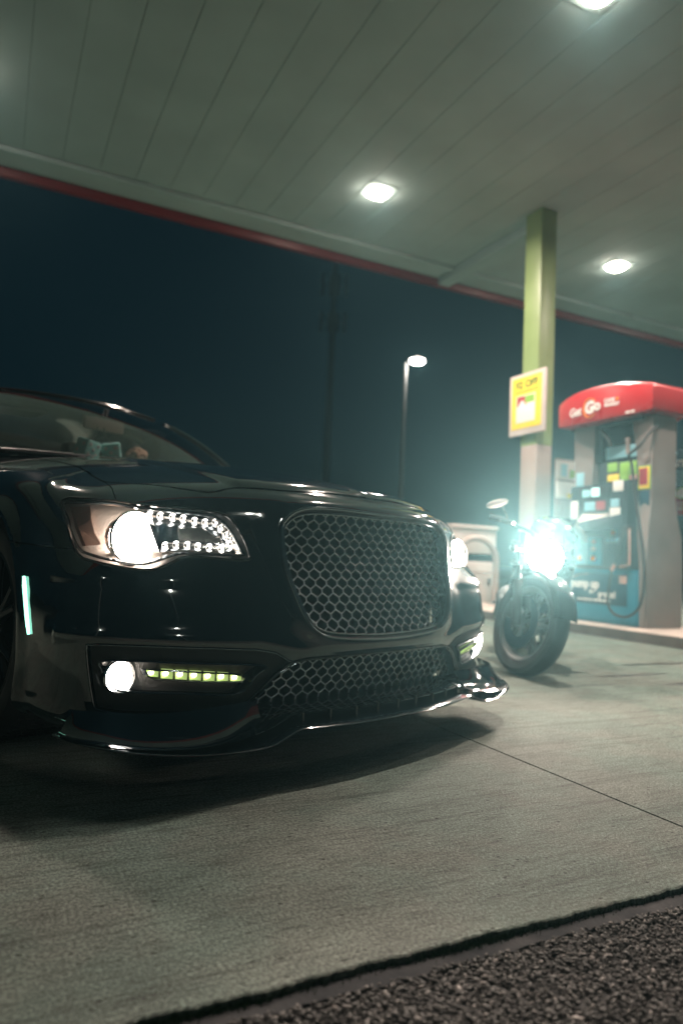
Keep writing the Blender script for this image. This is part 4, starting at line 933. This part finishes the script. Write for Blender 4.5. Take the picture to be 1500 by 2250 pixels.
# bars of a honeycomb, clipped to an outline in x-z
def honeycomb(XZ, ys, name, m, parent, w=.0455, p=.0250, th=.0027, deep=.006, cut=0):
    inn = inset_poly(XZ, cut) if cut else XZ
    zt, zb_ = p*.78, p*.22; mb = MB(); cache = {}
    def yf(x, z):
        k = (round(x, 3), round(z, 3))
        if k not in cache: cache[k] = ys(x, z)
        return cache[k]
    x0, x1 = min(q[0] for q in inn), max(q[0] for q in inn); z0, z1 = min(q[1] for q in inn), max(q[1] for q in inn)
    rows = int((z1-z0)/p)+3; cols = int((x1-x0)/w)+3
    def bar(a, b):
        mx, mz = (a[0]+b[0])/2, (a[1]+b[1])/2
        if not (in_poly(mx, mz, inn)): return
        A = Vector((a[0], yf(*a), a[1])); B = Vector((b[0], yf(*b), b[1])); d = (B-A).normalized(); A -= d*th*.3; B += d*th*.3
        mb.tube([A, B], th, 6, cap=False)
    for r in range(rows):
        for c in range(cols):
            cx = x0-w+c*w+(w/2 if r % 2 else 0); cz = z0-p*.5+r*p
            T_ = (cx, cz+zt); UR = (cx+w/2, cz+zb_); UL = (cx-w/2, cz+zb_); LR = (cx+w/2, cz-zb_)
            bar(UL, T_); bar(T_, UR); bar(UR, LR)
    return mb.build(name, m, parent, 80)
# ---- main grille
gr = empty('grille', (0, 0, 0), parent=car)
GD = .050
wall(GR_UV, GD, 'grille_frame', M['gloss'], gr, .0, 4)
gin = inset_poly(GR_XZ, .004)
honeycomb(GR_XZ, lambda x, z: nose_y(x, z)+.030, 'honeycomb_mesh', M['mesh'], gr, cut=.010)
flat_fill(GR_XZ, lambda x, z: nose_y(x, z)+GD+.03, 'backing', M['dark'], gr)
mb = MB(); mb.tube([P2(u, v, .002) for u, v in GR_UV], .0048, 8, closed=True)
GR2 = [front_uv(a, b) for a, b in inset_poly(GR_XZ, .014)]
mb.tube([P2(u, v, -.002)+Vector((0, .004, 0)) for u, v in GR2], .0036, 8, closed=True); mb.build('trim_ring', M['dchrome'], gr)
mb = MB(); A = [P2(u, v, -.001) for u, v in GR_UV]; B = [P2(u, v, -.003)+Vector((0, .004, 0)) for u, v in GR2]; n = len(A)
mb.add(A+B, [(i, (i+1) % n, n+(i+1) % n, n+i) for i in range(n)], True); mb.build('trim_band', M['gloss'], gr)
# ---- lower intake
lg = empty('lower_intake', (0, 0, 0), parent=car)
wall(M2_UV, .075, 'intake_frame', M['matte'], lg, .0, 3)
honeycomb(M2_XZ, lambda x, z: nose_y(x, max(z, .16))+.030, 'honeycomb_mesh', M['mesh'], lg, w=.0425, p=.0235, th=.0024, cut=.008)
flat_fill(M2_XZ, lambda x, z: nose_y(x, max(z, .16))+.09, 'backing', M['dark'], lg)
top_line = [front_uv(x, np.interp(abs(x), [0, .15, .33, .385, .43, .50, .53], [.329, .329, .326, .317, .29, .222, .195])) for x in np.linspace(-.53, .53, 61)]
mb = MB(); mb.tube([P2(u, v, .001) for u, v in top_line], .0042, 8); mb.build('intake_trim', M['gloss'], lg)
# ---- lamps, both sides
def both(fn):
    for s in (-1, 1): fn(s)
def mu(P, s): return [(a, b) for a, b in P] if s < 0 else mirror(P)
def headlight(s):
    e = empty('headlight', (0, 0, 0), parent=car)
    o = mu(HLO, s); i_ = mu(HLI, s); sg_ = (lambda a: a) if s < 0 else (lambda a: -a)
    ins = lambda st, c: 'lamp' in st and (c[0] < 0) == (s < 0)
    shell_part('lamp_lens', ins, M['lens'], e, .001)
    shell_part('lamp_back', ins, M['lampback'], e, 0, (0, .085, 0), normals=False)
    wall(o, .09, 'lamp_housing', M['matte'], e, -.001)
    mb = MB(); mb.tube([P2(a, b, .000) for a, b in dens(o, .12)], .0040, 7, closed=True); mb.build('lamp_seal', M['gloss'], e)
    mb = MB(); mb.tube([P2(a, b, .0)+Vector((0, .020, 0)) for a, b in dens(i_, .12)], .0042, 7, closed=True); mb.build('inner_trim', M['dchrome'], e)
    # chrome step below the inner trim
    A = [P2(a, b, .0)+Vector((0, .021, 0)) for a, b in dens(i_, .12)]; c = sum(A, Vector())/len(A); n = len(A)
    mb = MB(); mb.add([tuple(p) for p in A]+[tuple(p.lerp(c, .035)+Vector((0, .022, 0))) for p in A], [(k, (k+1) % n, n+(k+1) % n, n+k) for k in range(n)], True); mb.build('bezel_step', M['silver'], e)
    pc = P2(sg_(HL_PROJ[0][0]), HL_PROJ[0][1], 0, .05)
    pr = empty('projector', pc, (0, 0, math.radians(4 if s < 0 else -4)), parent=e)
    mb = MB(); mb.lathe([(.072, -.030), (.076, -.024), (.070, -.012), (.060, .0), (.057, .03)], 36, None, 'y'); mb.f = [f for f in mb.f if len(f) == 4]; mb.sm = mb.sm[:len(mb.f)]; mb.build('bezel', M['chrome'], pr)
    mb = MB(); mb.lathe([(.061, .004), (.060, -.006), (.052, -.020), (.034, -.029), (.0, -.033)], 36, None, 'y'); mb.build('projector_lens', M['beam'], pr)
    # C-shaped row of LEDs under clear cover
    D = [P2(sg_(a), b, 0, .035) for a, b in HL_DRL]; mb = MB(); mb.tube(smooth(D, 3), .0075, 8); mb.build('light_guide', M['silver'], e)
    for p in D:
        mb = MB(); mb.sphere((p.x, p.y-.007, p.z), .0042, 10); mb.tube([(p.x, p.y-.004, p.z), (p.x, p.y+.006, p.z)], [.012, .005], 10, cap=False); mb.build('led', M['led'], e)
    # ribbed reflector and the clear side reflector
    Q = [P2(sg_(a), b, 0, .034) for a, b in HL_RIB]; mb = MB(); rows = 13
    for r in range(rows):
        t = r/(rows-1); a = Q[0].lerp(Q[4], t); b = Q[1].lerp(Q[3], t) if t < .6 else Q[2].lerp(Q[3], (t-.6)/.4)
        mb.tube([a, a.lerp(b, .5)+Vector((0, .004, 0)), b], .0026, 6)
    mb.build('ribbed_reflector', M['silver'], e)
    cu = [P2(sg_(a), b, 0, .052) for a, b in HL_CUSH]; mb = MB(); mb.add(cu+[p+Vector((0, .02, 0)) for p in cu], [list(range(7))]+[(k, (k+1) % 7, 7+(k+1) % 7, 7+k) for k in range(7)]); mb.build('reflector_plate', M['dchrome'], e)
    sd = [P2(sg_(a), b, 0, .040) for a, b in HL_SIDE]; mb = MB(); mb.add([tuple(p) for p in sd]+[tuple(p+Vector((0, .02, 0))) for p in sd], [list(range(7))]+[(k, (k+1) % 7, 7+(k+1) % 7, 7+k) for k in range(7)]); mb.build('side_reflector', M['amber'], e)
    ld = bpy.data.lights.new('headlight_beam', 'SPOT'); ld.energy = 120; ld.color = (1, .78, .64); ld.spot_size = math.radians(74); ld.spot_blend = 1; ld.shadow_soft_size = .04
    lo = link(bpy.data.objects.new('headlight_beam', ld), e); lo.location = pc+Vector((0, -.13, 0)); lo.rotation_euler = (math.radians(-110), 0, math.radians(-20))
both(headlight)
def fog(s):
    e = empty('fog_lamp', (0, 0, 0), parent=car); sg_ = (lambda a: a) if s < 0 else (lambda a: -a)
    o = mu(FOG, s); wall(o, .055, 'recess', M['gloss'], e, -.002, 3, .03)
    shell_part('pocket_back', lambda st, c: 'fog' in st and (c[0] < 0) == (s < 0), M['lampback'], e, 0, (0, .042, 0), normals=False)
    mb = MB(); D = dens(o, .12); mb.tube([P2(a, b, .001) for a, b in D], .0028, 7, closed=True); mb.build('trim', M['dchrome'], e)
    c = P2(sg_(FOG_C[0][0]), FOG_C[0][1], 0, .03)
    mb = MB(); mb.lathe([(.041, -.018), (.045, -.012), (.042, .02)], 32, Matrix.Translation(c), 'y'); mb.f = [f for f in mb.f if len(f) == 4]; mb.sm = mb.sm[:len(mb.f)]; mb.build('bezel', M['chrome'], e)
    mb = MB(); mb.lathe([(.039, 0), (.037, -.010), (.024, -.018), (0, -.021)], 32, Matrix.Translation(c), 'y'); mb.build('fog_lens', M['fogb'], e)
    L3 = [P2(sg_(a), b, 0, .012) for a, b in FOG_LED]; cc = sum(L3, Vector())/len(L3); n = len(L3)
    strip = empty('running_light', (0, 0, 0), parent=e)
    mb = MB(); mb.tube(L3, .0026, 7, closed=True); mb.build('strip_trim', M['dchrome'], strip); mb = MB(); mb.add([tuple(p) for p in L3]+[tuple(p+Vector((0, .035, 0))) for p in L3], [(k, (k+1) % n, n+(k+1) % n, n+k) for k in range(n)], True); mb.build('strip_housing', M['gloss'], strip)
    xs = sorted((L3[0], L3[6]), key=lambda p: p.x); a0, a1 = (L3[0]+L3[-1])/2, L3[6]
    for k in range(7):
        t0, t1 = k/7+.012, (k+1)/7-.012; a = a0.lerp(a1, t0); b = a0.lerp(a1, t1); hh = .0130 if 0 < k < 6 else .0095
        mb = MB(); P = [(a.x, a.y+.010, a.z-hh), (b.x, b.y+.010, b.z-hh), (b.x, b.y+.010, b.z+hh), (a.x, a.y+.010, a.z+hh)]
        cx = (a+b)/2; P += [(cx.x, cx.y+.024, cx.z)]
        mb.add(P, [(0, 1, 4), (1, 2, 4), (2, 3, 4), (3, 0, 4)]); ce = mb.build('led_cell', M['ledc'], strip)
        mb = MB(); mb.sphere((cx.x, cx.y+.016, cx.z), .0062, 8, (1.7, .5, 1.1)); mb.build('led_chip', M['ledg'], ce)
    ld = bpy.data.lights.new('fog_beam', 'SPOT'); ld.energy = 4; ld.color = (1, .96, .9); ld.spot_size = math.radians(60); ld.spot_blend = .8; ld.shadow_soft_size = .03
    lo = link(bpy.data.objects.new('fog_beam', ld), e); lo.location = c+Vector((0, -.06, 0)); lo.rotation_euler = (math.radians(-112), 0, 0)
both(fog)
shell_part('lamp_pocket_panel', lambda s, c: not (s & HOLES) and in_pocket(c) and c[0] < 0, M['matte'], car, -.010)
shell_part('lamp_pocket_panel', lambda s, c: not (s & HOLES) and in_pocket(c) and c[0] > 0, M['matte'], car, -.010)
for s in (-1, 1):
    mb = MB(); mb.tube([P2(a, b, .0005) for a, b in dens(mu(POC, s), .12)], .0018, 6, closed=True); mb.build('pocket_trim', M['dchrome'], car)
for s in (-1, 1):
    Q = [P2((a+.22)*(1 if s < 0 else -1), b, .003) for a, b in MARK]; mb = MB(); c = sum(Q, Vector())/5
    top, bot = (Q[0]+Q[1])/2, Q[3]
    mb.tube([top.lerp(bot, t) for t in np.linspace(0, 1, 7)], [.004, .0065, .0065, .0065, .0065, .006, .004], 10); mb.build('side_marker', M['marker'], car)
# ---- splitter: two blades and struts
LIP = [(0, -.140, .140), (.2, -.135, .141), (.35, -.113, .143), (.413, -.100, .143), (.455, -.098, .131), (.525, -.098, .113), (.65, -.078, .112), (.76, -.045, .118), (.86, .015, .128), (.935, .12, .138), (.965, .22, .146)]
def lip_full(dy=0, dz=0, k=1.0):
    h_ = [(a*k, b+dy, c+dz) for a, b, c in LIP]; return smooth([(-a, b, c) for a, b, c in h_[:0:-1]]+h_, 5)
def blade(path, width, th, name, m, tip=.0, tilt=0.0):
    mb = MB(); V = []; n = len(path)
    for i, p in enumerate(path):
        t = (path[min(i+1, n-1)]-path[max(i-1, 0)]); t.z = 0; t.normalize(); q = Vector((-t.y, t.x, 0))     # inward (t runs +x, so q = +y side)
        w_ = width
        for d, z in ((.0, .0), (-.004, th*.5), (.0, th), (w_*.5, th*1.15+tilt*.5), (w_, th*1.3+tilt), (w_, tilt*.8), (w_*.5, 0.0)): V.append(p+q*d+Vector((0, 0, z)))
    mb.add(V, [(i*7+k, i*7+(k+1) % 7, (i+1)*7+(k+1) % 7, (i+1)*7+k) for i in range(n-1) for k in range(7)]+[list(range(7)), [(n-1)*7+k for k in range(7)]], True)
    return mb.build(name, m, sp, 50)
sp = empty('front_splitter', (0, 0, 0), parent=car)
blade(lip_full(), .16, .007, 'lower_blade', M['paint'], tilt=.012)
blade([p for p in lip_full(.042, .034, .975)], .12, .005, 'upper_blade', M['paint'], tilt=.018)
for x in np.linspace(-.38, .38, 9):
    mb = MB(); y = float(np.interp(abs(x), [0, .2, .413], [-.14, -.135, -.1])); mb.box((x-.003, y+.035, .145), (x+.003, y+.12, .185)); mb.build('strut', M['gloss'], sp)
for s in (-1, 1):      # flared outer fins
    F_ = [(s*.50, -.06, .150), (s*.62, -.072, .140), (s*.74, -.045, .134), (s*.86, .02, .140), (s*.95, .14, .150), (s*.965, .20, .158)]
    G_ = [(s*.48, .02, .215), (s*.60, .01, .215), (s*.72, .03, .21), (s*.83, .08, .21), (s*.905, .17, .21), (s*.93, .21, .21)]
    A, B = smooth(F_, 4), smooth(G_, 4); n = len(A); mb = MB()
    V = []; 
    for a, b in zip(A, B): V += [a, a.lerp(b, .35)-Vector((0, 0, .016)), a.lerp(b, .7)-Vector((0, 0, .012)), b]
    mb.add(V, [(i*4+k, i*4+k+1, i*4+5+k, i*4+4+k) for i in range(n-1) for k in range(3)], True); mb.build('corner_fin', M['paint'], sp, 60)
# ---- wheels
def car_wheel(x, y):
    s = -1 if x < 0 else 1; w = empty('wheel', (x, y, .355), (0, 0, 0), car)
    mb = MB(); R0 = .357; hw = .122
    pr = [(R0-.095, -hw*.85), (R0-.05, -hw), (R0-.02, -hw*.97), (R0-.004, -hw*.75), (R0, -hw*.4), (R0, hw*.4), (R0-.004, hw*.75), (R0-.02, hw*.97), (R0-.05, hw), (R0-.095, hw*.85)]
    mb.lathe(pr, 72, None, 'x'); mb.f = [f for f in mb.f if len(f) == 4]; mb.sm = mb.sm[:len(mb.f)]
    for k in range(72):
        a = 2*math.pi*k/72
        for d, x_ in ((0, -.075), (.5, -.02), (0, .035)):
            b = a+d*2*math.pi/72; mb.tube([(x_, math.cos(b)*R0, math.sin(b)*R0), (x_+.045, math.cos(b+.03)*R0, math.sin(b+.03)*R0)], .0045, 4)
    mb.build('tyre', M['rubber'], w)
    mb = MB(); mb.lathe([(R0-.09, s*hw*.86), (R0-.10, s*hw*.88), (R0-.115, s*hw*.6), (R0-.12, -s*hw*.8)], 60, None, 'x'); mb.f = [f for f in mb.f if len(f) == 4]; mb.sm = mb.sm[:len(mb.f)]
    mb.lathe([(.0, s*.085), (.05, s*.085), (.07, s*.07), (.07, -s*.05)], 24, None, 'x')
    for k in range(7):
        a = 2*math.pi*k/7
        for da in (-.13, .13): mb.tube([(s*.075, math.cos(a)*.05, math.sin(a)*.05), (s*.085, math.cos(a+da*.6)*.15, math.sin(a+da*.6)*.15), (s*.095, math.cos(a+da)*(R0-.11), math.sin(a+da)*(R0-.11))], [.02, .015, .013], 8)
    mb.build('rim', M['rim'], w)
for x in (-.815, .815):
    for y in (.875, 3.93): car_wheel(x, y)
mb = MB(); mb.box((-.70, .25, .16), (.70, 4.8, .20)); mb.box((-.62, .5, .2), (.62, 4.6, .85)); mb.build('underbody', M['dark'], car)
def arch_liner(yc, s):
    mb = MB(); V = []; n = 24
    for k in range(n+1):
        a = math.radians(-20+220*k/n)
        for x in (.930, .60): V.append((s*x, yc+.405*math.cos(a), .355+.405*math.sin(a)))
    mb.add(V, [(k*2, k*2+1, k*2+3, k*2+2) for k in range(n)], True); mb.build('wheel_arch_liner', M['dark'], car)
for s in (-1, 1):
    for y in (.875, 3.93): arch_liner(y, s)
# ---- greenhouse
def patch(fn, nu_, nv_, name, m, parent):
    mb = MB(); V = [fn(i/nu_, j/nv_) for j in range(nv_+1) for i in range(nu_+1)]
    mb.add(V, [(j*(nu_+1)+i, j*(nu_+1)+i+1, (j+1)*(nu_+1)+i+1, (j+1)*(nu_+1)+i) for j in range(nv_) for i in range(nu_)], True)
    return mb.build(name, m, parent, 80)
def ws_base(t): x = (t*2-1)*.725; return Vector((x, 1.50+.17*(x/.725)**2, 1.040-.012*(x/.725)**2))
def ws_top(t): x = (t*2-1)*.575; return Vector((x, 2.20+.09*(x/.575)**2, 1.432-.030*(x/.575)**2))
def ws(t, k):
    a, b = ws_base(t), ws_top(t); p = a.lerp(b, k); bulge = math.sin(math.pi*k)*.030; return Vector((p.x, p.y-bulge*.55, p.z+bulge*.8))
patch(ws, 24, 14, 'windscreen', M['wind'], car)
def rf(t, k):
    a = ws_top(t); xb = (t*2-1)*.55; b = Vector((xb, 3.55-.05*(xb/.55)**2, 1.40-.035*(xb/.55)**2)); p = a.lerp(b, k); return Vector((p.x, p.y, p.z+math.sin(math.pi*k)*.042))
roof = patch(rf, 20, 20, 'roof', M['paint'], car)
mb = MB()
V = []
for k in (0, .04, .5, .55):
    for i in range(17):
        t = .12+.76*i/16; p = rf(t, .03+k); V.append(p+Vector((0, 0, .016 if 0 < k < .55 else .0)))
mb.add(V, [(j*17+i, j*17+i+1, (j+1)*17+i+1, (j+1)*17+i) for j in range(3) for i in range(16)], True)
for i in (0, 16):
    pass
mb.build('glass_roof_panel', M['gloss'], roof)
mb = MB(); mb.tube([rf(t, .012)+Vector((0, 0, .010)) for t in np.linspace(.08, .92, 20)], .009, 8); mb.build('roof_header_trim', M['gloss'], roof)
def rw(t, k):
    a = rf(t, 1); x = (t*2-1)*.66; b = Vector((x, 4.25-.05*(x/.66)**2, 1.075)); p = a.lerp(b, k); return Vector((p.x, p.y+math.sin(math.pi*k)*.02, p.z+math.sin(math.pi*k)*.02))
patch(rw, 16, 8, 'rear_window', M['tint'], car)
for s in (-1, 1):
    ti = 0 if s < 0 else 1
    # pillar beside the windscreen, roof rail, rear pillar
    mb = MB(); path = [ws(ti, k)+Vector((s*.012, .01, -.004)) for k in np.linspace(-.05, 1, 12)]+[rf(ti, k)+Vector((s*.014, 0, -.01)) for k in np.linspace(.04, 1, 12)]+[rw(ti, k)+Vector((s*.014, 0, -.01)) for k in np.linspace(.1, 1.0, 8)]
    mb.tube(path, .021, 10); mb.build('pillar_rail', M['paint'], car)
    mb = MB(); mb.tube([ws(ti, k)+Vector((-s*.012, -.012, .010)) for k in np.linspace(0, 1, 14)]+[rf(ti, k)+Vector((-s*.004, 0, .012)) for k in np.linspace(.02, .9, 10)], .0045, 7); mb.build('drip_trim', M['dchrome'], car)
    def sw(t, k):
        up = (path[0:1]+path)[min(int(t*23), 23)] if False else None
        q = path[int(round(t*(len(path)-1)))]; yb = np.interp(t, [0, .35, .75, 1], [1.62, 2.05, 3.7, 4.35]); b = Vector((s*.865, yb, .985+.02*t)); return q.lerp(b, k)
    patch(sw, 31, 6, 'side_window', M['tint'], car)
    mb = MB(); mb.tube([(s*.868, y, .985+.006*(y-1.6)) for y in np.linspace(1.62, 4.4, 14)], .008, 7); mb.build('belt_trim', M['dchrome'], car)
    dm = empty('door_mirror', (s*.90, 1.98, .985), parent=car)
    mb = MB(); mb.sphere((s*.10, 0, .035), .10, 20, (1.0, .45, .55)); mb.build('mirror_cap', M['paint'], dm)
    mb = MB(); mb.box((min(0, s*.06), -.02, -.015), (max(0, s*.06), .03, .01), .006); mb.build('mirror_stem', M['matte'], dm)
    mb = MB(); mb.box((s*.10-.07, .040, -.005), (s*.10+.07, .047, .075), .003); mb.build('mirror_glass', M['chrome'], dm)
    mb = MB(); mb.box((s*.958-.012, 2.35, .80), (s*.958+.012, 2.52, .825), .005); mb.build('door_handle', M['dchrome'], car)
    mb = MB(); mb.box((s*.62-.18, 5.00, .72), (s*.62+.18, 5.05, .92), .02); mb.build('tail_light', M['crim_i'], car)
# cowl and wipers
mb = MB(); mb.tube([ws_base(t)+Vector((0, -.012, -.006)) for t in np.linspace(.0, 1, 20)], .012, 8); mb.build('cowl_trim', M['matte'], car)
for x0, x1 in ((-.62, -.02), (.02, .60)):
    mb = MB(); pa = [ws((x0/.725+1)/2+(x1-x0)/1.45*t, 0)+Vector((0, -.036, -.014)) for t in np.linspace(0, 1, 8)]
    mb.tube(pa, .004, 6); mb.tube([pa[0]+Vector((0, -.03, -.02)), pa[0]+Vector((.1, -.012, -.004)), pa[4]+Vector((0, -.004, .005))], .005, 6); mb.build('wiper', M['gloss'], car)
# interior
inn = empty('interior', (0, 0, 0), parent=car)
mb = MB(); mb.box((-.68, 1.66, .86), (.68, 2.12, .995), .05); mb.sphere((.38, 1.98, 1.0), .16, 18, (1, .7, .35)); mb.build('dashboard', M['leather'], inn)
mb = MB(); mb.tube([(.38+.18*math.cos(a), 2.18+.06*math.sin(a), .98+.17*math.sin(a)) for a in np.linspace(0, 2*math.pi, 28)[:-1]], .014, 8, closed=True); mb.sphere((.38, 2.17, .98), .06, 14, (1, .5, .8)); mb.tube([(.21, 2.17, .98), (.55, 2.17, .98)], .015, 6); mb.build('steering_wheel', M['leather'], inn)
for x in (-.38, .38):
    mb = MB(); mb.box((x-.25, 2.55, .42), (x+.25, 3.05, .60), .06); mb.box((x-.25, 2.98, .55), (x+.25, 3.14, 1.14), .06); mb.box((x-.13, 2.98, 1.16), (x+.13, 3.08, 1.32), .04); mb.build('front_seat', M['leather'], inn)
    mb = MB(); mb.box((x-.2, 2.26, 1.335), (x+.2, 2.46, 1.352), .006); mb.build('sun_visor', M['leather'], inn)
mb = MB(); mb.box((-.62, 3.75, .5), (.62, 3.9, 1.12), .06); mb.build('rear_seat', M['leather'], inn)
rm = empty('rear_view_mirror', (.03, 2.03, 1.288), (0, 0, math.radians(8)), inn)
mb = MB(); mb.box((-.125, -.014, -.034), (.125, .014, .034), .012); mb.build('mirror_housing', mat('warm_grey_plastic', (.22, .14, .11), .4), rm)
mb = MB(); mb.tube([(0, 0, .03), (0, -.02, .085)], .012, 8); mb.build('mirror_stem', M['matte'], rm)
# things hanging from the mirror and standing on the dash
Mc = Matrix.Translation(CARP) @ Matrix.Rotation(CARR, 4, 'Z')
dz = tag(empty('hanging_dice', (Mc @ Vector((.0, 2.0, 1.24)))[:], (0, 0, CARR)), 'pair of pale teal fuzzy dice hanging behind the windscreen', 'dice')
for x, r, t in ((-.065, .25, .12), (.070, -.55, -.15)):
    R3 = Matrix.Translation((x, 0, -.095)) @ Matrix.Rotation(r, 4, 'Z') @ Matrix.Rotation(t, 4, 'Y') @ Matrix.Rotation(.25, 4, 'X')
    mb = MB(); mb.box((-.047, -.047, -.047), (.047, .047, .047), .012, R3); di = mb.build('die', M['dice'], dz)
    mb = MB()
    def pip(a, b, f):
        c = {'f': (a, -.0475, b), 's': (.0475, a, b), 'w': (-.0475, a, b), 't': (a, b, .0475)}[f]; sc_ = {'f': (1, .2, 1), 's': (.2, 1, 1), 'w': (.2, 1, 1), 't': (1, 1, .2)}[f]
        mb.sphere(c, .0095, 10, sc_, R3)
    for a, b in ((-.025, .025), (.025, .025), (0, 0), (-.025, -.025), (.025, -.025)): pip(a, b, 'f')
    for a, b in ((-.02, .02), (.02, -.02)): pip(a, b, 's'); pip(a, b, 'w')
    pip(0, 0, 't'); mb.build('pips', M['white_i'], di)
    mb = MB(); mb.tube([(x*.25, 0, .03), (x*.4, 0, -.02), (x*.9, 0, -.05)], .004, 6); mb.build('cord', M['leather'], dz)
fg = tag(empty('plush_figure', (Mc @ Vector((.115, 1.80, 1.0)))[:], (0, 0, CARR)), 'small tan plush head with curly hair behind the dice on the dashboard', 'toy')
mb = MB(); mb.sphere((0, 0, .085), .055, 20, (1.05, .9, .95)); mb.sphere((0, .0, .015), .045, 16, (1, .8, .8)); mb.build('head', M['fair'], fg)
mb = MB()
for k in range(40):
    a = random.uniform(0, 6.28); e_ = random.uniform(.25, 1.5); mb.sphere((.052*math.cos(a)*math.cos(e_), .048*math.sin(a)*math.cos(e_)+.006, .095+.05*math.sin(e_)), .017, 8)
mb.build('hair', M['plush'], fg)
for x in (-.018, .018):
    mb = MB(); mb.sphere((x-.008, -.049, .088), .006, 8); mb.build('eye', M['dark'], fg)
# ================================================================ air: thin night mist, whole scene inside
mb = MB(); mb.box((-120, -40, -1.2), (120, 160, 60)); hz = mb.build('haze', mat('unused_surface', (1, 1, 1)))
hm = bpy.data.materials.new('night_mist'); hm.use_nodes = True; nt = hm.node_tree; nt.nodes.clear()
o = nt.nodes.new('ShaderNodeOutputMaterial'); v = nt.nodes.new('ShaderNodeVolumePrincipled'); v.inputs['Color'].default_value = (.41, .88, 1.0, 1)
v.inputs['Density'].default_value = .0008; v.inputs['Anisotropy'].default_value = .78; nt.links.new(v.outputs[0], o.inputs['Volume'])
hz.data.materials.clear(); hz.data.materials.append(hm); tag(hz, kind='stuff')
